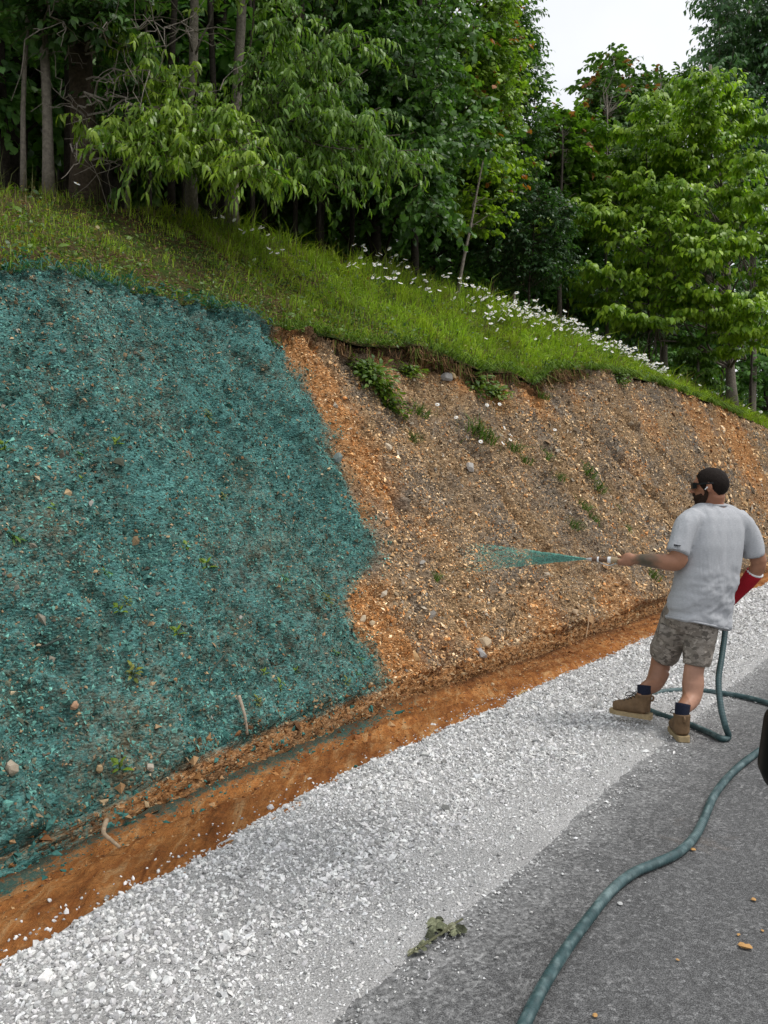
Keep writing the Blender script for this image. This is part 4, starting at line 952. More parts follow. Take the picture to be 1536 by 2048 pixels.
while k_ < 210:
    px = rng.uniform(960, 1340); q = (px - 768) / FPX * _Yg; s_, t_ = ST(q, _Yg); uu = np.clip(rng.normal(.66, .26), .2, 1.04); i = np.argmax(t_ > t_top(s_) + uu * (t_cr(s_) - t_top(s_))); s0, t0_ = s_[i], t_[i]
    if fbm(np.array([s0 * .9]), np.array([t0_ * 2.]), 3, 131)[0] < .40: continue
    me_ = dz[rng.integers(0, 6)]; vv = np.empty(len(me_.vertices) * 3, np.float32); me_.vertices.foreach_get('co', vv); vv = vv.reshape(-1, 3) * rng.uniform(.75, 1.1) * (1 + .022 * max(s0 - 9, 0)); a_ = rng.normal(0, .6); ca, sa2 = math.cos(a_), math.sin(a_)
    vv = vv @ np.array([(ca, sa2, 0), (-sa2, ca, 0), (0, 0, 1)]); cv = np.empty(len(me_.vertices) * 4, np.float32); me_.color_attributes['Col'].data.foreach_get('color', cv)
    tr3 = [tuple(p_.vertices) for p_ in me_.polygons if len(p_.vertices) == 3]; q4 = [tuple(p_.vertices) for p_ in me_.polygons if len(p_.vertices) == 4]
    dm_.add(vv + W(s0, t0_, float(hill_z(s0, t0_))), tr3, q4, cv.reshape(-1, 4)[:, :3]); k_ += 1
tag(dm_.build('daisy_drift', M_daisy), 'drift of tiny white daisies massed along the crest', 'daisies', kind='stuff')
for px, py in [(430, 475), (450, 455), (463, 470), (475, 468), (440, 470), (520, 475), (528, 485), (545, 508), (492, 485), (500, 492), (535, 480)]:
    b = column(px, -.5); put_daisy(b, rng.uniform(.8, 1.1), 'white daisy in the sparse group in front of the drooping tree', 'daisies by the drooping tree')
for px, w_ in [(540, -1.2), (548, -1.15), (556, -1.3), (560, -1.1), (512, -1.45)]:
    b = column(px, w_); put_daisy(b, .95, 'white daisy low on the grass above the sprayed corner', 'daisies above the sprayed corner')
b = column(150, -.6); put_daisy(b, 1.15, 'single white daisy at the foot of the stout trunk', None)
for px, py in [(985, 812), (1002, 818), (998, 868), (1003, 880), (1008, 888), (975, 888), (945, 875), (940, 850), (890, 820), (1000, 892), (1105, 872), (995, 810)]:
    o = bpy.data.objects.new('daisy', dz[rng.integers(0, 6)]); col_link(o); put_on_bank(o, px, py + 14); o.scale = (1.0, 1.0, .7); tag(o, 'white daisy growing on the bare brown slope below the lip', 'daisy', 'daisies on the bare slope')

# ------------------------------------------------------------------ sticks, brush, rocks, wilted weed
M_wood = vcol_mat('dead_wood', .85, .15, .35, 40, bmp=.6)
def stick(name, pts, r, col, lab, cat='stick'):
    pts = smooth_path(pts, 6); mb = MB(); V, T_, Q = tube(pts, np.linspace(r, r * .55, len(pts)), 7); mb.add(V, T_, Q, col)
    o = mobj(name, mb.mesh(name, pts[0], True), M_wood); o.location = pts[0]; return tag(o, lab, cat)
def bp(px, py, off):
    e = bpy.data.objects.new('tmp', None); p, nn = put_on_bank(e, px, py, off); bpy.data.objects.remove(e); return p
stick('stick', [bp(443, 1390, .03), bp(450, 1410, .045), bp(462, 1435, .04), bp(474, 1458, .03)], .013, (.36, .30, .23), 'pale straight stick lying at the foot of the sprayed slope')
stick('stick', [G(213, 1640, 0.02), G(207, 1665, .03), G(222, 1680, .02), G(240, 1695, .0)], .013, (.36, .27, .18), 'curved root lying on the orange dirt at lower left')
stick('stick', [bp(436, 1300, .03), bp(420, 1318, .04), bp(402, 1342, .03), bp(412, 1375, .02)], .007, (.06, .075, .06), 'thin dark bent twig on the sprayed slope')
stick('stick', [bp(132, 1275, .03), bp(118, 1295, .04), bp(105, 1308, .03)], .007, (.07, .09, .08), 'short dark twig at the left of the sprayed slope')
stick('stick', [bp(1155, 1238, .05), bp(1163, 1255, .06), G(1172, 1275, .03)], .010, (.30, .20, .12), 'thin brown stick leaning across the ditch near the man')
stick('stick', [G(1035, 1392, .0), G(1045, 1384, .0), G(1062, 1380, .0)], .010, (.36, .25, .12), 'short tan twig on the dirt beside the gravel')
br = MB(); b = P(1312, 640, 24.5)
for e in [(1270, 690), (1285, 720), (1300, 735), (1322, 720), (1330, 690), (1250, 682), (1310, 735), (1295, 700), (1325, 650)]:
    l = curve_limb(b, P(e[0], e[1], rng.uniform(24, 25)), .08, 8, .06); V, T_, Q = tube(l, np.linspace(.03, .01, 8), 4); br.add(V, T_, Q, (.17, .14, .12))
    for _ in range(4):
        i = rng.integers(2, 8); l2 = curve_limb(l[i], l[i] + rng.normal(size=3) * .3 + [0, 0, -.15], 0, 4); V, T_, Q = tube(l2, [.012, .01, .008, .005], 3); br.add(V, T_, Q, (.15, .13, .11))
o = mobj('dead_brush', br.mesh('dead_brush', b), M_wood); o.location = b; tag(o, 'bare dead branches hanging at the crest below the tiered tree', 'dead branch')

def rock_obj(name, p, nn, size, col, lab, group=None, flat=.6):
    n = 26; d = unit(rng.normal(size=(n, 3))); import bmesh
    bm = bmesh.new()
    for v in d * np.array([1, .75, flat]) * rng.uniform(.85, 1.1, (n, 1)): bm.verts.new(v * .5)
    r = bmesh.ops.convex_hull(bm, input=bm.verts); bmesh.ops.delete(bm, geom=[e for e in r['geom_interior'] if isinstance(e, bmesh.types.BMVert)], context='VERTS')
    me = bpy.data.meshes.new(name); bm.to_mesh(me); bm.free()
    a = me.color_attributes.new('Col', 'FLOAT_COLOR', 'POINT'); c = np.ones((len(me.vertices), 4), np.float32); c[:, :3] = col; a.data.foreach_set('color', c.ravel())
    o = mobj(name, me, M_stone); o.location = p + nn * size * .12; o.scale = (size,) * 3; o.rotation_euler = Vector(nn).to_track_quat('Z', 'Y').to_euler(); o.rotation_euler.rotate_axis('Z', rng.uniform(0, 6)); return tag(o, lab, 'rock', group)
for px, py, sz, col, lab in [(753, 1238, .09, (.55, .46, .33), 'pale tan rock on the orange clay beside the sprayed edge'), (768, 1250, .07, (.52, .42, .28), 'smaller pale rock right below its neighbour by the sprayed edge'), (893, 738, .22, (.24, .23, .22), 'grey slab rock just under the lip'), (885, 705, .16, (.42, .30, .17), 'tan rock lodged under the grassy lip'), (965, 778, .18, (.32, .31, .30), 'flat grey rock on the upper bare slope'), (790, 895, .14, (.55, .46, .34), 'long pale rock on the orange streak'), (945, 932, .16, (.46, .44, .41), 'pale upright rock in the middle of the brown slope'), (985, 1290, .20, (.46, .36, .24), 'upright tan rock at the ditch edge'), (980, 1330, .18, (.33, .32, .31), 'grey rock at the bottom of the ditch bank'), (690, 918, .16, (.16, .20, .19), 'grey rock on the border of the spray'), (838, 1318, .15, (.46, .30, .15), 'tan clod on the scarp right of the sprayed foot'), (1135, 1225, .12, (.42, .31, .20), 'tan rock near the foot of the slope left of the man'), (10, 1535, .10, (.40, .34, .26), 'tan rock on the sprayed slope at the left edge'), (305, 1535, .06, (.42, .37, .30), 'small pale rock low on the sprayed slope'), (150, 1415, .06, (.44, .27, .17), 'pinkish rock beside the dark rill in the spray'), (220, 1545, .06, (.42, .30, .17), 'small tan rock low on the spray below the pinkish one')]:
    e = bpy.data.objects.new('tmp', None); p, nn = put_on_bank(e, px, py); bpy.data.objects.remove(e); rock_obj('rock', p, nn, sz, col, lab)
for px, py, sz, lab in [(867, 1452, .05, 'white stone alone on the bare dirt'), (98, 1803, .03, 'white stone on the dirt at lower left'), (985, 1370, .05, 'tan clod on the dirt below the ditch'), (620, 1560, .035, 'white stone at the scattered gravel edge'), (712, 1534, .03, 'teal-splashed stone on the dirt')]:
    rock_obj('rock', G(px, py, -.02), np.array([0, 0, 1.]), sz, (.62, .61, .59) if 'teal' not in lab and 'tan' not in lab else ((.03, .12, .10) if 'teal' in lab else (.45, .33, .2)), lab)
clods = [(1490, 1895, .05), (1482, 1890, .03), (1507, 1800, .028), (1386, 1700, .03), (1477, 1870, .018), (1525, 1862, .016), (1190, 2032, .022), (1240, 1808, .03), (1355, 1920, .015)]
for px, py, sz in clods:
    if px == 1240: rock_obj('stone_flake', G(px, py), np.array([0, 0, 1.]), sz, (.5, .5, .49), 'pale flake on the asphalt beside the hose', None, .25)
    else: rock_obj('clay_crumb', G(px, py), np.array([0, 0, 1.]), sz, (.52, .30, .12), 'orange clay crumb on the dark asphalt right of the hose', 'clay crumbs on the asphalt', .3)
# wilted weed on the edge of the asphalt
wl_ = empty('wilted_weed', G(870, 1885), 'wilted grey-green uprooted weed on the edge of the asphalt', 'weed')
bw = np.array(wl_.location)
def crumple(name, c, r_, n, col):
    th_ = np.linspace(0, 2 * math.pi, 15)[:-1]; rr = np.linspace(0, 1, 6)
    V = [[0, 0, .03]]
    for k in rr[1:]:
        for a_ in th_: V.append([r_[0] * k * math.cos(a_) * (1 + .18 * math.sin(7 * a_ + n)), r_[1] * k * math.sin(a_) * (1 + .18 * math.cos(5 * a_ + n)), .0])
    V = np.array(V); V[:, 2] = .002 + .036 * fbm(V[:, 0] * 75 + n * 7, V[:, 1] * 75, 3, n) * (1 - .5 * (V[:, 0] / r_[0]) ** 2)
    T_ = [(0, 1 + i, 1 + (i + 1) % 14) for i in range(14)]; Q = [(1 + k * 14 + i, 1 + (k + 1) * 14 + i, 1 + (k + 1) * 14 + (i + 1) % 14, 1 + k * 14 + (i + 1) % 14) for k in range(4) for i in range(14)]
    C = np.array([col]) * np.exp(rng.normal(0, .25, (len(V), 1))); me = np_mesh(name, V, T_, Q, C, True); me.materials.append(M_wilt); return mobj(name, me, None, wl_, loc=np.asarray(c) - bw)
M_wilt = vcol_mat('wilted_leaf', .85, .15, .3, 90, bmp=.8)
for k_, (x_, y_, a_, b2) in enumerate([(872, 1856, .036, .030), (884, 1864, .028, .024), (902, 1864, .030, .020), (920, 1868, .028, .020), (910, 1874, .022, .014), (838, 1906, .030, .016), (826, 1911, .022, .012), (862, 1881, .022, .024), (850, 1894, .024, .014), (868, 1868, .026, .022), (893, 1870, .024, .016), (878, 1848, .020, .016)]):
    crumple('leaf', G(x_, y_), (a_, b2), k_ + 1, [(.20, .21, .13), (.13, .14, .085), (.24, .24, .16), (.06, .065, .04)][k_ % 4])
mb = MB()
for pts in ([G(815, 1912, .01), G(850, 1888, .03), G(880, 1868, .04)], [G(880, 1870, .03), G(905, 1850, .02), G(925, 1838, .01)]):
    V, T_, Q = tube(smooth_path(pts, 5), .004, 5); mb.add(V, T_, Q, (.12, .12, .07))
mb.build('stem', M_wilt, wl_, bw)

# ------------------------------------------------------------------ the man with the hose
import bmesh
M_skin = vcol_mat('skin', .5, .35, .10, 30)
def shirt_material():
    m, nt, bs = new_mat('heather_grey_cotton'); co = obco(nt)
    mp = ND(nt, 'ShaderNodeMapping'); mp.inputs['Scale'].default_value = (1, 1, 5); nt.links.new(co, mp.inputs['Vector'])
    n = noise(nt, 70, 4, .7, mp.outputs['Vector'])
    nt.links.new(ramp(nt, n, [(.3, (.37, .38, .40)), (.55, (.45, .46, .482)), (.75, (.55, .56, .58))]), bs.inputs['Base Color'])
    bs.inputs['Roughness'].default_value = .95; bs.inputs['Specular IOR Level'].default_value = .1
    mp2 = ND(nt, 'ShaderNodeMapping'); mp2.inputs['Scale'].default_value = (1, 1, .22); mp2.inputs['Rotation'].default_value = (0, .25, 0); nt.links.new(co, mp2.inputs['Vector'])
    f = noise(nt, 17, 2, .5, mp2.outputs['Vector'], .8); bump(nt, bs, f, .28, .03)
    return m
def camo_material():
    m, nt, bs = new_mat('camouflage_cotton'); co = obco(nt)
    mp = ND(nt, 'ShaderNodeMapping'); mp.inputs['Scale'].default_value = (1, 1, 1.7); mp.inputs['Rotation'].default_value = (0, .5, 0); nt.links.new(co, mp.inputs['Vector'])
    def blob(sc, off, th):
        m2 = ND(nt, 'ShaderNodeMapping'); m2.inputs['Location'].default_value = (off, off * 1.7, -off); nt.links.new(mp.outputs['Vector'], m2.inputs['Vector'])
        return ramp(nt, noise(nt, sc, 3, .55, m2.outputs['Vector'], .3), [(th - .012, 0.), (th + .012, 1.)])
    cc = mixc(nt, blob(13, 3.1, .53), (.23, .20, .17), (.30, .265, .23))
    cc = mixc(nt, blob(15, 7.7, .57), cc, (.39, .345, .30)); cc = mixc(nt, blob(16, 12.3, .575), cc, (.14, .122, .105))
    nt.links.new(mixc(nt, 1, cc, ramp(nt, noise(nt, 120, 3, .6, co), [(.3, .85), (.7, 1.1)]), 'MULTIPLY'), bs.inputs['Base Color'])
    bs.inputs['Roughness'].default_value = .95; bs.inputs['Specular IOR Level'].default_value = .1
    bump(nt, bs, noise(nt, 22, 3, .55, co), .6, .02)
    return m
M_shirt, M_camo = shirt_material(), camo_material()
M_hair = vcol_mat('hair', .7, .12, .5, 170, bmp=.6, bdist=.006)
M_sock = plain('navy_sock', (.010, .013, .028), .95, var=.3, vscale=120, bmp=.5)
M_boot = plain('brown_leather', (.155, .095, .050), .7, var=.28, vscale=26, bmp=.35)
M_sole = plain('tan_crepe_sole', (.36, .27, .15), .8, var=.18, vscale=50)
M_black = plain('black_plastic', (.012, .012, .013), .35, var=.1)
M_mirr = plain('black_mirror_housing', (.004, .004, .004), .6, var=.1, spec=.1)
M_white = plain('white_plastic', (.78, .78, .78), .35, var=.03)
M_cast = plain('red_cast_tape', (.40, .012, .024), .9, var=.2, vscale=160, bmp=.5)
M_metal = plain('galvanised_metal', (.55, .54, .52), .4, 1., var=.15)
M_rust = plain('rusty_brown_pipe', (.16, .095, .06), .65, .3, var=.35, vscale=80)
M_brass = plain('tan_brass_coupling', (.38, .29, .18), .5, .4, var=.25, vscale=90)

def sphere_part(bm, c, r, axes=None, seg=20):
    m = bmesh.ops.create_uvsphere(bm, u_segments=seg, v_segments=seg // 2 + 2, radius=1)
    A = np.eye(3) if axes is None else np.asarray(axes)
    for v in m['verts']:
        v.co = Vector(np.asarray(c) + (np.array(v.co) * np.asarray(r)) @ A)
def tube_part(bm, pts, rad, n=16, k=4):
    P_ = smooth_path(pts, k); rr = np.interp(np.linspace(0, 1, len(P_)), np.linspace(0, 1, len(rad)), rad)
    V, T_, Q = tube(P_, rr, n); vs_ = [bm.verts.new(v) for v in V]
    for f in list(Q) + list(T_):
        try: bm.faces.new([vs_[i] for i in f])
        except ValueError: pass
def rings_part(bm, rings, n=40):
    """rings: (centre, a, b, lateral axis, front axis, tilt, squareness)"""
    R_ = []
    for c, a, b, la, fa, tilt, ex in rings:
        th_ = np.arange(n) / n * 2 * math.pi; cx, sx_ = np.cos(th_), np.sin(th_)
        x = np.sign(cx) * np.abs(cx) ** ex * a; y = np.sign(sx_) * np.abs(sx_) ** ex * b
        pts = np.asarray(c) + x[:, None] * la + y[:, None] * fa; pts[:, 2] += tilt * x
        R_.append([bm.verts.new(p) for p in pts])
    for r0, r1 in zip(R_[:-1], R_[1:]):
        for i in range(n): bm.faces.new([r0[i], r0[(i + 1) % n], r1[(i + 1) % n], r1[i]])
    bm.faces.new(R_[0][::-1]); bm.faces.new(R_[-1])
def remeshed(name, bm, vox, smooth_it=6, fac=.5):
    bmesh.ops.recalc_face_normals(bm, faces=bm.faces)
    me = bpy.data.meshes.new(name + '_src'); bm.to_mesh(me); bm.free()
    o = bpy.data.objects.new(name + '_src', me); col_link(o)
    md = o.modifiers.new('r', 'REMESH'); md.mode = 'VOXEL'; md.voxel_size = vox; md.use_smooth_shade = True
    if smooth_it: sm = o.modifiers.new('s', 'SMOOTH'); sm.iterations = smooth_it; sm.factor = fac
    dg = bpy.context.evaluated_depsgraph_get(); dg.update()
    out = bpy.data.meshes.new_from_object(o.evaluated_get(dg)); out.name = name
    bpy.data.objects.remove(o); bpy.data.meshes.remove(me); return out
def verts_of(me):
    v = np.empty(len(me.vertices) * 3, np.float32); me.vertices.foreach_get('co', v); return v.reshape(-1, 3).astype(float)
def set_verts(me, V): me.vertices.foreach_set('co', np.asarray(V, np.float32).ravel()); me.update()
def set_col(me, C):
    a = me.color_attributes.new('Col', 'FLOAT_COLOR', 'POINT'); c = np.ones((len(me.vertices), 4), np.float32); c[:, :3] = C; a.data.foreach_set('color', c.ravel())

man = empty('person', G(1372, 1478), 'man in grey t-shirt and camouflage shorts spraying with a hose, seen from behind', 'person')
mo = np.array(man.location)
def man_part(name, me, mat, parent=None):
    V = verts_of(me); set_verts(me, V - mo); me.materials.clear(); me.materials.append(mat)
    me.polygons.foreach_set('use_smooth', np.ones(len(me.polygons), bool))
    o = bpy.data.objects.new(name, me); col_link(o); o.parent = parent or man
    return o

MF = unit(np.array([-.42, .907, 0])); ML = np.array([-MF[1], MF[0], 0])        # facing, his left
SHR = dict()
tor = [(1428, 1012, 5.47, .085, .085, 0, 1), (1428, 1022, 5.47, .16, .115, 0, .95), (1428, 1036, 5.47, .208, .14, 0, .9), (1426, 1060, 5.46, .222, .155, 0, .85), (1423, 1090, 5.45, .228, .162, 0, .85), (1417, 1130, 5.45, .232, .168, 0, .88), (1410, 1165, 5.45, .238, .172, .06, .9), (1403, 1195, 5.46, .243, .172, .14, .92), (1398, 1222, 5.47, .240, .170, .20, .95), (1396, 1247, 5.47, .236, .170, .22, .95)]
bm = bmesh.new()
rings_part(bm, [(P(x, y, Y), a, b, ML, MF, t, ex) for x, y, Y, a, b, t, ex in tor[::-1]])
tube_part(bm, [P(1392, 1038, 5.40), P(1373, 1052, 5.36), P(1362, 1080, 5.33), P(1354, 1106, 5.31)], [.085, .082, .078, .077])
tube_part(bm, [P(1470, 1040, 5.50), P(1489, 1055, 5.50), P(1502, 1085, 5.50), P(1510, 1112, 5.50)], [.085, .080, .075, .074])
tube_part(bm, [P(1428, 1024, 5.47), P(1455, 1033, 5.48), P(1480, 1046, 5.50)], [.075, .080, .078]); tube_part(bm, [P(1428, 1024, 5.47), P(1402, 1032, 5.43), P(1380, 1044, 5.39)], [.075, .082, .080])
me = remeshed('t_shirt', bm, .0105, 5)
V = verts_of(me); Nn = np.empty(len(V) * 3, np.float32); me.vertex_normals.foreach_get('vector', Nn) if hasattr(me, 'vertex_normals') else None
Nn = Nn.reshape(-1, 3)
lat = (V - P(1410, 1130, 5.45)) @ ML; hz_ = V[:, 2]
f1_ = fbm(lat * 15 + hz_ * 4, hz_ * 3.0, 2, 201) - .5; f2_ = fbm(lat * 9 - hz_ * 12, hz_ * 14 + lat * 10, 3, 202) - .5
low_ = sstep(1.25, .95, hz_)
set_verts(me, V + Nn * (.026 * f1_ * (1 - .4 * low_) + .036 * f2_ * low_)[:, None])
shirt = man_part('t_shirt', me, M_shirt)
# hem, collar and the small sleeve print
def ring_tube(x, y, Y, a, b, t, ex, r, name, mat, grow=1.0, parent=None):
    th_ = np.linspace(0, 2 * math.pi, 65); cx, sx_ = np.cos(th_), np.sin(th_); X = np.sign(cx) * np.abs(cx) ** ex * a * grow; Y_ = np.sign(sx_) * np.abs(sx_) ** ex * b * grow
    pts = P(x, y, Y) + X[:, None] * ML + Y_[:, None] * MF; pts[:, 2] += t * X
    Vt, T_, Q = tube(pts, r, 6, False); me_ = np_mesh(name, Vt, None, Q, None, True); return man_part(name, me_, mat, parent)
ring_tube(1396, 1246, 5.47, .236, .170, .22, .95, .007, 'hem', M_shirt, .985, shirt)
ring_tube(1428, 1011, 5.47, .085, .085, 0, 1, .009, 'collar', M_shirt, .92, shirt)
M_ink = plain('sleeve_print', (.05, .055, .065), .9)
mb = MB()
c0 = P(1357, 1091, 5.235)
for dx, dz_, w_, h_ in [(-.016, .002, .008, .010), (-.004, .001, .005, .006), (.004, .0, .006, .005), (.013, -.001, .006, .004)]:
    V = np.array([(-w_, -.004, -h_), (w_, -.004, -h_), (w_, -.004, h_), (-w_, -.004, h_), (-w_, .03, -h_), (w_, .03, -h_), (w_, .03, h_), (-w_, .03, h_)]) * [.5, 1, .5] + [dx, 0, dz_] + c0; mb.add(V, None, CUBEQ)
man_part('sleeve_print', mb.mesh('sleeve_print'), M_ink, shirt)

hR, fR = G(1368, 1484), unit(np.array([.10, .99, 0])); hL, fL = P(1301, 1438, 5.56), unit(np.array([-.84, .54, .03]))
SR = hR + fR * .052 + np.array([0, 0, .172]); SL = hL + fL * .052 + np.array([0, 0, .172])
# body: one continuous surface
HC = P(1421, 969, 5.46)                                                      # middle of the skull
HF = unit(np.array([-.80, .60, -.05])); HL = unit(np.cross([0, 0, 1.], HF)); HU = np.cross(HF, HL)
HA = np.array([HF, HL, HU])
def hp(x, y, z): return HC + np.array([x, y, z]) @ HA
bm = bmesh.new()
rings_part(bm, [(P(x, y, Y), a * .86, b * .86, ML, MF, 0, 1) for x, y, Y, a, b, t, ex in tor[:-3][::-1]])
rings_part(bm, [(P(x, y, Y), a, b, ML, MF, 0, 1) for x, y, Y, a, b in [(1386, 1258, 5.48, .12, .09), (1387, 1240, 5.48, .15, .11), (1392, 1215, 5.47, .165, .12), (1400, 1190, 5.46, .18, .13)]])
tube_part(bm, [P(1428, 1022, 5.47), P(1427, 1005, 5.47), hp(-.03, 0, -.06)], [.072, .066, .066])
sphere_part(bm, HC, (.108, .083, .105), HA, 28)
sphere_part(bm, hp(.035, 0, -.075), (.072, .066, .075), HA)
sphere_part(bm, hp(.075, 0, -.115), (.034, .036, .028), HA)
tube_part(bm, [hp(.098, 0, .01), hp(.112, 0, -.015), hp(.128, 0, -.042), hp(.098, 0, -.05)], [.012, .013, .016, .012], 10)
sphere_part(bm, hp(.092, 0, .022), (.018, .055, .014), HA)
sphere_part(bm, hp(.105, 0, -.072), (.012, .026, .010), HA)
for sg in (-1, 1):
    A2 = np.array([unit(HF * .9 - HL * sg * .35), unit(HL * sg + HF * .35), HU])
    sphere_part(bm, hp(-.012, sg * .092, -.020), (.022, .011, .035), A2)
    sphere_part(bm, hp(-.012, sg * .084, -.048), (.012, .010, .014), A2)
# arms
WR, EL = P(1273, 1119, 5.50), P(1357, 1121, 5.32)
tube_part(bm, [P(1385, 1040, 5.42), P(1368, 1062, 5.36), P(1360, 1095, 5.33), EL], [.075, .068, .062, .054])
tube_part(bm, [P(1361, 1112, 5.33), P(1352, 1124, 5.33), P(1330, 1124, 5.36), P(1300, 1121, 5.43), WR, P(1264, 1119, 5.52)], [.058, .061, .058, .048, .036, .036])
tube_part(bm, [P(1476, 1042, 5.50), P(1494, 1065, 5.50), P(1510, 1100, 5.50), P(1518, 1124, 5.50)], [.074, .066, .06, .052])
tube_part(bm, [P(1518, 1118, 5.50), P(1514, 1138, 5.52), P(1490, 1168, 5.60), P(1462, 1198, 5.69), P(1450, 1206, 5.72)], [.052, .05, .042, .034, .034])
# legs
tube_part(bm, [P(1408, 1225, 5.46), P(1400, 1280, 5.45), P(1390, 1328, 5.43), P(1387, 1345, 5.42), P(1386, 1368, 5.41), P(1382, 1398, 5.37), SR + [.004, .01, .02], SR - [0, 0, .07]], [.080, .080, .067, .066, .073, .062, .043, .040])
tube_part(bm, [P(1362, 1222, 5.50), P(1340, 1268, 5.60), P(1325, 1305, 5.69), P(1321, 1322, 5.70), P(1319, 1342, 5.69), P(1307, 1368, 5.65), SL + [.003, .0, .02], SL - [0, 0, .07]], [.080, .082, .068, .067, .074, .062, .043, .040])
# left hand closed on the coupling
NA, NB = P(1174, 1118, 5.66), P(1252, 1121, 5.545); AX = unit(NA - NB)        # nozzle axis, NB at the palm
NUP = unit(np.array([0, 0, 1.]) - AX[2] * AX); NS = np.cross(AX, NUP)         # NS: across the nozzle
if NS[1] > 0: NS = -NS                                                         # towards the camera
sphere_part(bm, P(1257, 1119, 5.52), (.052, .030, .050), np.array([AX, NS, NUP]))
for k in range(4):
    c = NB + AX * (-.014 + k * .020) ; rr = .024 + .002 * (k % 2); a_ = np.radians(np.array([150, 85, 20, -50, -120, -175]) if k < 3 else np.array([150, 80, 10, -60, -130]))
    # from the back of the hand over the near side and under the pipe
    pts = [c + NS * (.012 + rr * math.cos(q)) * 1.0 - NUP * (.006 - rr * math.sin(q)) for q in np.radians([35, 0, -45, -95, -140][:5 - (k == 3)])]
    tube_part(bm, pts, [.0115, .0105, .0100, .0092, .0085], 10, 3)
tube_part(bm, [P(1257, 1110, 5.51), NB + AX * .012 + NUP * .026 + NS * .008, NB + AX * .042 + NUP * .026, NB + AX * .062 + NUP * .021], [.014, .0125, .011, .009], 10, 3)
# right hand, loosely holding the hose in front of the belly
RH = P(1446, 1212, 5.735); sphere_part(bm, RH, (.045, .03, .045))
for k in range(4): tube_part(bm, [RH + [-.02, .01, .025 - .018 * k], RH + [-.05, .02, .022 - .018 * k], RH + [-.062, -.01, .02 - .018 * k], RH + [-.05, -.032, .018 - .018 * k]], [.0105, .01, .0095, .0085], 10, 3)
tube_part(bm, [RH + [.0, -.01, .035], RH + [-.03, -.03, .045], RH + [-.055, -.035, .04]], [.013, .011, .009], 10, 3)
me = remeshed('body', bm, .0085, 2)
V = verts_of(me)
C = np.tile(np.array([[.36, .175, .105]]), (len(V), 1))
leg = V[:, 2] < .9; C[leg] = (.40, .215, .145)
ll = leg & (V[:, 0] < P(1345, 1300, 5.6)[0]); C[ll] = (.30, .15, .092)
C = C * (.9 + .2 * fbm(V[:, 0] * 14, V[:, 2] * 14, 3, 210))[:, None]
# slurry film dried on the forearm
u_ = ((V - WR) @ unit(EL - WR)) / np.linalg.norm(EL - WR); near = np.linalg.norm(V - (WR + np.clip(u_, 0, 1)[:, None] * (EL - WR)), axis=1) < .085
film = sstep(-.12, .16, u_ + .2 * (fbm(V[:, 0] * 40, V[:, 2] * 40, 2, 212) - .5)) * sstep(.80, .25, u_ + .5 * (fbm(V[:, 0] * 20, V[:, 2] * 30, 3, 211) - .5)) * near * .85
C = C * (1 - film[:, None]) + np.array([[.062, .072, .055]]) * film[:, None]
hb = np.linalg.norm(V - HC, axis=1) < .2; C[hb] = C[hb] * np.array([[1.0, .92, .9]])
set_col(me, C); body = man_part('body', me, M_skin)

# hair and beard
def head_shell(name, c, r, keep, amp, n=(64, 40)):
    th_ = np.arange(n[0]) / n[0] * 2 * math.pi; ph = np.linspace(-math.pi / 2, math.pi / 2, n[1])
    PH, TH = np.meshgrid(ph, th_, indexing='ij'); d = np.stack([np.cos(PH) * np.cos(TH), np.cos(PH) * np.sin(TH), np.sin(PH)], -1)
    k = keep(d); rad = (1 + amp * (fbm(TH * 9, PH * 9, 3, 221) - .5)) * k + .885 * (1 - k)
    pts = np.asarray(c) + (d * rad[..., None] * np.asarray(r)) @ HA
    i, j = np.meshgrid(np.arange(n[1] - 1), np.arange(n[0]), indexing='ij'); j2 = (j + 1) % n[0]
    Q = np.stack([i * n[0] + j, i * n[0] + j2, (i + 1) * n[0] + j2, (i + 1) * n[0] + j], -1).reshape(-1, 4)
    me_ = np_mesh(name, pts.reshape(-1, 3), None, Q, (.016, .011, .009), True); return man_part(name, me_, M_hair)
def hair_keep(d):
    az = np.arctan2(np.abs(d[..., 1]), d[..., 0])                             # 0 front .. pi back
    line = np.interp(az, [0, .5, .8, 1.05, 1.3, 1.62, 1.95, 2.3, math.pi], [.60, .58, .42, -.05, -.55, .05, -.50, -.78, -.86])
    line = line + .10 * (fbm(az * 14, d[..., 2] * 6, 2, 223) - .5)
    return np.clip((d[..., 2] - line + .12) / .42, 0, 1) ** .6
head_shell('hair', hp(-.004, 0, .006), (.119, .091, .112), hair_keep, .045)
bm = bmesh.new()
for sg in (-1, 1):
    tube_part(bm, [hp(.004, sg * .084, .005), hp(.010, sg * .080, -.035), hp(.014, sg * .074, -.075), hp(.042, sg * .058, -.112), hp(.075, sg * .028, -.132), hp(.088, 0, -.136)], [.007, .010, .016, .022, .027, .028], 12, 4)
    tube_part(bm, [hp(.040, sg * .066, -.070), hp(.072, sg * .048, -.084), hp(.096, sg * .026, -.100)], [.014, .020, .022], 10, 3)
    tube_part(bm, [hp(.090, sg * .036, -.085), hp(.108, sg * .020, -.066), hp(.115, 0, -.060)], [.012, .012, .011], 8, 3)
sphere_part(bm, hp(.062, 0, -.122), (.050, .044, .040), HA)
me = remeshed('beard', bm, .006, 4); V = verts_of(me); V = V + (V - hp(.04, 0, -.09)) * (.10 * (fbm(V[:, 0] * 90, V[:, 2] * 90, 2, 225) - .5))[:, None]; set_verts(me, V); set_col(me, (.032, .018, .012)); man_part('beard', me, M_hair)
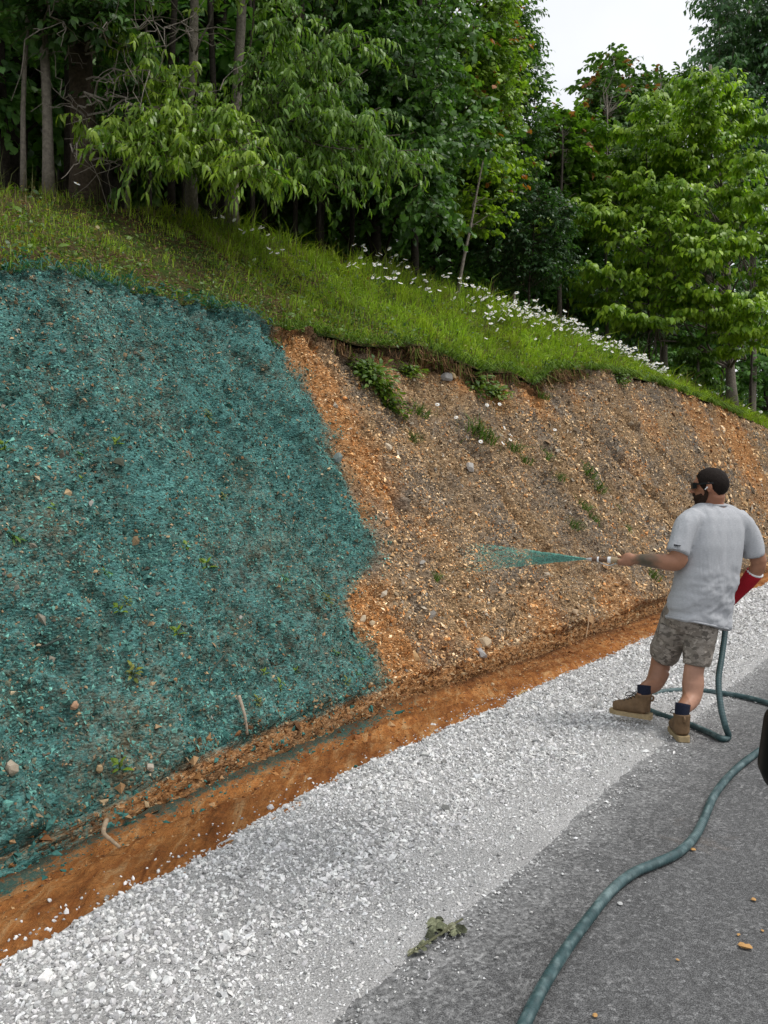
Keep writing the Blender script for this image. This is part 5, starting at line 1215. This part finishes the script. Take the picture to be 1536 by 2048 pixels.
# sunglasses
def strip(name, xs, z0, z1, thick, mat, parent=None):
    xs = np.array(xs); V = []
    for x, y in xs:
        o_ = np.array([x, y]) / np.hypot(x, y) * thick
        V += [hp(x, y, z0), hp(x, y, z1), hp(x + o_[0], y + o_[1], z0), hp(x + o_[0], y + o_[1], z1)]
    Q = []
    for i in range(len(xs) - 1):
        a = i * 4; b_ = a + 4; Q += [(a, b_, b_ + 1, a + 1), (a + 2, a + 3, b_ + 3, b_ + 2), (a + 1, b_ + 1, b_ + 3, a + 3), (a, a + 2, b_ + 2, b_)]
    n_ = len(xs) * 4; Q += [(0, 1, 3, 2), (n_ - 4, n_ - 2, n_ - 1, n_ - 3)]
    o = man_part(name, np_mesh(name, V, None, Q), mat, parent); o.data.polygons.foreach_set('use_smooth', np.zeros(len(o.data.polygons), bool)); return o
gl = strip('sunglasses', [(.070, .078), (.095, .066), (.112, .045), (.121, .02), (.118, 0), (.121, -.02), (.112, -.045), (.095, -.066), (.070, -.078)], -.024, .016, .006, M_black)
for sg in (-1, 1): strip('temple_arm', [(.075, sg * .078), (.04, sg * .090), (.0, sg * .096), (-.03, sg * .097), (-.045, sg * .094)], .0, .012, .006, M_black, gl)
bm = bmesh.new(); sphere_part(bm, hp(-.003, .098, -.022), (.007, .006, .007), HA, 12); tube_part(bm, [hp(.0, .101, -.024), hp(.006, .102, -.030), hp(.012, .101, -.037)], [.0042, .004, .0036], 8, 3)
me = bpy.data.meshes.new('earbud'); bm.to_mesh(me); bm.free(); man_part('earbud', me, M_white)
# red cast
bm = bmesh.new(); tube_part(bm, [P(1509, 1146, 5.535), P(1496, 1163, 5.58), P(1478, 1182, 5.64), P(1458, 1203, 5.70)], [.058, .053, .047, .043]); me = bpy.data.meshes.new('arm_cast'); bm.to_mesh(me); bm.free(); man_part('arm_cast', me, M_cast)['label'] = 'red cast on the right forearm'
bm = bmesh.new(); tube_part(bm, [P(1510, 1144.5, 5.532), P(1509, 1146.5, 5.536)], [.0586, .0584]); me = bpy.data.meshes.new('cast_padding'); bm.to_mesh(me); bm.free(); man_part('cast_padding', me, M_white, bpy.data.objects['arm_cast'])

# shorts
bm = bmesh.new()
rings_part(bm, [(P(x, y, Y), a, b, ML, MF, 0, .95) for x, y, Y, a, b in [(1380, 1262, 5.50, .13, .10), (1382, 1244, 5.49, .182, .140), (1387, 1222, 5.48, .196, .152), (1394, 1198, 5.47, .210, .156), (1398, 1178, 5.47, .212, .156)]])
tube_part(bm, [P(1404, 1225, 5.46), P(1402, 1262, 5.455), P(1397, 1295, 5.44), P(1393, 1331, 5.43)], [.124, .114, .102, .093])
tube_part(bm, [P(1366, 1222, 5.50), P(1350, 1255, 5.56), P(1338, 1282, 5.62), P(1327, 1314, 5.69)], [.124, .120, .112, .104])
tube_part(bm, [P(1352, 1250, 5.475), P(1343, 1290, 5.55)], [.045, .042])
me = remeshed('shorts', bm, .0095, 3)
V = verts_of(me); Nn = np.empty(len(V) * 3, np.float32); me.vertex_normals.foreach_get('vector', Nn); Nn = Nn.reshape(-1, 3)
set_verts(me, V + Nn * (.018 * (fbm(V[:, 0] * 18 + V[:, 2] * 8, V[:, 2] * 16, 3, 231) - .5))[:, None])
man_part('shorts', me, M_camo)
# cargo pocket
bm = bmesh.new()
pc = [P(1318, 1247, 5.50), P(1358, 1258, 5.43), P(1349, 1297, 5.50), P(1312, 1284, 5.58)]
out_ = np.array([-.25, -.95, .1]) * .03
vv = [bm.verts.new(p + out_ * .2) for p in pc] + [bm.verts.new(p + out_ * -1.5) for p in pc]
for f in [(0, 1, 2, 3), (7, 6, 5, 4), (0, 4, 5, 1), (1, 5, 6, 2), (2, 6, 7, 3), (3, 7, 4, 0)]: bm.faces.new([vv[i] for i in f])
bmesh.ops.bevel(bm, geom=bm.edges[:], offset=.008, segments=2, affect='EDGES')
me = bpy.data.meshes.new('pocket'); bm.to_mesh(me); bm.free(); man_part('pocket', me, M_camo, bpy.data.objects['shorts'])

# socks and boots
def boot(heel, fwd, ankle_top, pitch=0.):
    fx = unit(fwd); fy = unit(np.cross([0, 0, 1.], fx)); fz = np.cross(fx, fy)
    def B(x, y, z): return heel + fx * x + fy * y + fz * z
    bm = bmesh.new()
    tube_part(bm, [B(.035, 0, .062), B(.10, 0, .066), B(.17, 0, .064), B(.225, 0, .056), B(.262, 0, .05)], [.045, .048, .047, .044, .033])
    tube_part(bm, [B(.055, 0, .05), B(.052, 0, .10), B(.050, 0, .14), B(.052, 0, .172)], [.052, .050, .053, .057])
    tube_part(bm, [B(.06, 0, .13), B(.11, 0, .10), B(.17, 0, .075)], [.048, .046, .04])
    me = remeshed('boot', bm, .006, 4); V = verts_of(me); L_ = (V - heel) @ np.array([fx, fy, fz]).T
    L_[:, 2] = np.maximum(L_[:, 2], .022); set_verts(me, heel + L_ @ np.array([fx, fy, fz])); bo = man_part('boot', me, M_boot)
    # wedge sole
    xs = [(-.010, .026), (-.006, .036), (.03, .044), (.09, .042), (.15, .045), (.21, .049), (.25, .043), (.28, .026), (.290, .01)]
    out = [(x, y) for x, y in xs] + [(x, -y) for x, y in xs[::-1]]; m = len(out); V = [B(x, y, .0) for x, y in out] + [B(x, y, .030 + .006 * (x < .08)) for x, y in out] + [B(.14, 0, 0), B(.14, 0, .03)]
    Q = [(i, (i + 1) % m, m + (i + 1) % m, m + i) for i in range(m)]; T_ = [(2 * m, (i + 1) % m, i) for i in range(m)] + [(2 * m + 1, m + i, m + (i + 1) % m) for i in range(m)]
    so = man_part('sole', np_mesh('sole', V, T_, Q), M_sole, bo); so.data.polygons.foreach_set('use_smooth', np.zeros(len(so.data.polygons), bool))
    lb = MB()
    for i in range(5):
        u_ = i / 4; cpt = np.array([.105 + .075 * (1 - u_), 0, .108 + .062 * u_]) if False else None
        x = .175 - .075 * u_; z = .105 + .062 * u_
        V_, T2, Q2 = tube([B(x - .02, .034, z - .014), B(x + .012, .015, z + .006), B(x + .012, -.015, z + .006), B(x - .02, -.034, z - .014)], .0035, 5); lb.add(V_, T2, Q2)
    V_, T2, Q2 = tube(smooth_path([B(.11, .0, .165), B(.15, .03, .175), B(.17, .045, .15), B(.13, .03, .155)], 5), .003, 5); lb.add(V_, T2, Q2)
    man_part('laces', lb.mesh('laces'), M_black, bo)
    tb_ = MB(); V_, T2, Q2 = tube(smooth_path([B(-.004, 0, .165), B(-.016, 0, .155), B(-.012, 0, .135), B(.0, 0, .13)], 4), .008, 6); tb_.add(V_, T2, Q2); man_part('pull_tab', tb_.mesh('pull_tab'), M_boot, bo)
    bm = bmesh.new(); tube_part(bm, [B(.052, 0, .14), B(.05, 0, .175), ankle_top], [.047, .046, .049]); me = bpy.data.meshes.new('sock'); bm.to_mesh(me); bm.free(); man_part('sock', me, M_sock)
boot(hR, fR, SR + [.012, .012, .065]); boot(hL, fL, SL + [.012, .008, .055])

# ------------------------------------------------------------------ hose, nozzle, spray
M_hose = vcol_mat('teal_rubber_hose', .5, .35, .35, 28)
HP = [P(1256, 1122, 5.56), P(1290, 1123, 5.60), P(1340, 1128, 5.66), P(1390, 1150, 5.74), P(1430, 1190, 5.77), P(1447, 1225, 5.72), P(1450, 1260, 5.64), P(1444, 1310, 5.52), P(1437, 1360, 5.40), P(1441, 1410, 5.29), P(1450, 1450, 5.22)]
hg = [(1457, 1473), (1444, 1477), (1420, 1466), (1380, 1449), (1335, 1434), (1300, 1421), (1278, 1408), (1278, 1396), (1300, 1388), (1335, 1382), (1380, 1380), (1430, 1384), (1490, 1394), (1540, 1407), (1610, 1428), (1690, 1452), (1720, 1470), (1680, 1482), (1600, 1486), (1540, 1492), (1505, 1512), (1465, 1545), (1430, 1588), (1407, 1640), (1388, 1675), (1355, 1706), (1310, 1727), (1265, 1747), (1222, 1782), (1175, 1840), (1128, 1905), (1085, 1975), (1050, 2045), (1005, 2150), (950, 2300), (860, 2600)]
HP = np.array(HP + [G(x, y, .020) for x, y in hg])
sp_ = smooth_path(HP, 14); ds_ = np.r_[0, np.cumsum(np.linalg.norm(np.diff(sp_, axis=0), axis=1))]
q = np.arange(0, ds_[-1], .0048); pts = np.stack([np.interp(q, ds_, sp_[:, k]) for k in range(3)], -1)
rad = (.0205 + .0007 * (fbm(q * 6, q * 0, 3, 239) - .5)) * (1 + .035 * np.sin(q / .0192 * 2 * math.pi))
V, T_, Q = tube(pts, rad, 12)
cc = np.where(fbm(q * 3, q * 0, 3, 240)[:, None] > .5, np.array([[.040, .078, .083]]), np.array([[.032, .068, .072]])); dusty_ = sstep(.35, .7, fbm(q * 1.1, q * 0 + 5, 3, 241)) * sstep(2.2, 3.0, q)
Cc = np.repeat(cc, 12, 0); upv = (V[:-2, 2] - np.repeat(pts[:, 2], 12)) / .0225
dm = np.repeat(dusty_, 12) * np.clip(.25 + .9 * upv, 0, 1) * .8 + .45 * sstep(.5, .75, fbm(np.repeat(q, 12) * 16, np.tile(np.arange(12), len(q)) * .9, 3, 242)) * np.repeat(sstep(1.6, 2.2, q), 12)
Cc = Cc * (1 - dm[:, None]) + np.array([[.20, .27, .27]]) * dm[:, None]
o0 = pts[0]; me = np_mesh('hose', V - o0, T_, Q, np.vstack([Cc, Cc[-2:]]), True); ho = mobj('hose', me, M_hose); ho.location = o0
tag(ho, 'long dusty teal ribbed hose looping behind the man and across the asphalt', 'hose')

nz = empty('spray_nozzle', NB, 'brass and galvanised spray nozzle with lever valve held in the left hand', 'nozzle'); no_ = np.array(NB)
def nz_part(name, a, b, r, mat, n=16):
    pts_ = [NA + (NB - NA) * u_ for u_ in np.linspace(a, b, len(r))]; Vt, T2, Q2 = tube(pts_, r, n); return mobj(name, np_mesh(name, Vt - no_, T2, Q2, None, False), mat, nz)
nz_part('tip', -.02, .13, [.007, .011, .013], M_metal); nz_part('barrel', .13, .27, [.017, .017], M_rust); nz_part('ring', .27, .31, [.020, .020], M_white); nz_part('pipe', .31, .54, [.0155, .0155], M_rust); nz_part('collar', .54, .62, [.023, .023], M_white); nz_part('coupling', .62, 1.02, [.020, .021, .019, .021, .019], M_brass)
lv_ = [NA + (NB - NA) * u_ + off for u_, off in [(.74, NUP * -.020), (.66, NUP * -.034), (.56, NUP * -.040), (.42, NUP * -.030), (.33, NUP * -.022)]]
Vt, T2, Q2 = tube(smooth_path(lv_, 5), .0045, 7); mobj('lever', np_mesh('lever', Vt - no_, T2, Q2, None, True), M_metal, nz)
Vt, T2, Q2 = tube([NA + (NB - NA) * .74 + NUP * -.012, NA + (NB - NA) * .74 + NUP * -.030], .010, 10); mobj('pivot', np_mesh('pivot', Vt - no_, T2, Q2), M_metal, nz)

# fan of green slurry: droplets stretched along their flight
n = 15000; u_ = np.concatenate([rng.random(n - 4000) ** .55, rng.random(4000) * .4]); Ls = 1.0
sd_ = unit(AX + np.array([0, .05, -.005])); su = unit(np.array([0, 0, 1.]) - sd_[2] * sd_); sl = np.cross(sd_, su)
wv_ = .008 * np.sin(u_ * 34) * u_
hv = rng.uniform(-1, 1, n) * (.004 + .125 * u_); lv2 = rng.normal(0, 1, n) * (.003 + .02 * u_)
p = NA + sd_ * (u_ * Ls)[:, None] + su * (hv + wv_ * (np.abs(hv) < .06))[:, None] + sl * lv2[:, None] - np.array([0, 0, 1]) * (.03 * u_ ** 2)[:, None]
keep = rng.random(n) < np.clip(1.45 - 1.5 * u_, .015, 1) * (.5 + .8 * (fbm(u_ * 16, hv * 55 + u_ * 3, 3, 251) > .47)); p = p[keep]; u_ = u_[keep]; hv = hv[keep]; n = len(p)
d = unit(sd_ + su * (hv / Ls)[:, None] / np.maximum(u_, .05)[:, None] + rng.normal(size=(n, 3)) * .03); X = d; Yv = unit(np.cross(d, rng.normal(size=(n, 3)))); Z = np.cross(X, Yv)
ln = rng.uniform(.006, .022, n); rd = rng.uniform(.0008, .0018, n)
L_ = OCT[None] * np.stack([ln, rd * 2, rd * 2], -1)[:, None]; V = p[:, None] + L_[..., :1] * X[:, None] + L_[..., 1:2] * Yv[:, None] + L_[..., 2:] * Z[:, None]
C = np.array([(.27, .58, .50)]) * np.exp(rng.normal(0, .25, (n, 1)))
M_slurry = vcol_mat('green_slurry', .25, .5, .2, 60, trans=.35, tcol=(1, 1, 1))
me = np_mesh('slurry_spray', V.reshape(-1, 3) - NA, (np.arange(n)[:, None, None] * 6 + OCTT[None]).reshape(-1, 3), None, np.repeat(C, 6, 0)); so = mobj('slurry_spray', me, M_slurry); so.location = NA
tag(so, 'fan of green slurry spraying from the nozzle towards the bank', 'spray', kind='stuff')

# ------------------------------------------------------------------ vehicle mirror at the right edge
mr = empty('vehicle_mirror', P(1600, 1590, .95), 'black vehicle side mirror cut by the right edge', 'mirror'); m0 = np.array(mr.location)
def rrect(w_, h_, r_, k=7):
    o = []
    for cx, cz, a0 in [(w_ - r_, h_ - r_, 0), (-w_ + r_, h_ - r_, 90), (-w_ + r_, -h_ + r_, 180), (w_ - r_, -h_ + r_, 270)]:
        for a_ in np.radians(np.linspace(a0, a0 + 90, k)): o.append((cx + r_ * math.cos(a_), cz + r_ * math.sin(a_)))
    return np.array(o)
mc = P(1626, 1508, .95); rot = R(8)
def mirror_body(name, prof, mat):
    rr = []; 
    for dy, sc in prof:
        o = rrect(.052, .052, .020) * sc; x = o[:, 0] * math.cos(rot) + o[:, 1] * math.sin(rot); z = -o[:, 0] * math.sin(rot) + o[:, 1] * math.cos(rot); rr.append(mc + np.stack([x, np.full(len(x), dy), z], -1))
    m = len(rr[0]); V = np.vstack(rr + [rr[0].mean(0)[None], rr[-1].mean(0)[None]]); k = len(rr)
    Q = [(a * m + i, a * m + (i + 1) % m, (a + 1) * m + (i + 1) % m, (a + 1) * m + i) for a in range(k - 1) for i in range(m)]; T2 = [(k * m, (i + 1) % m, i) for i in range(m)] + [(k * m + 1, (k - 1) * m + i, (k - 1) * m + (i + 1) % m) for i in range(m)]
    return mobj(name, np_mesh(name, V - m0, T2, Q, None, True), mat, mr)
mirror_body('housing', [(-.022, .96), (-.018, 1.0), (.01, 1.0), (.04, .86), (.055, .6)], M_mirr)
mirror_body('mirror_glass', [(-.0235, .90), (-.0225, .90)], plain('mirror_glass', (.01, .01, .012), .08, 0., spec=.5))
Vt, T2, Q2 = tube([mc + [.04, .01, -.03], mc + [.12, .01, -.05], mc + [.2, .0, -.06]], [.02, .022, .025], 10); mobj('bracket', np_mesh('bracket', Vt - m0, T2, Q2, None, True), M_mirr, mr)
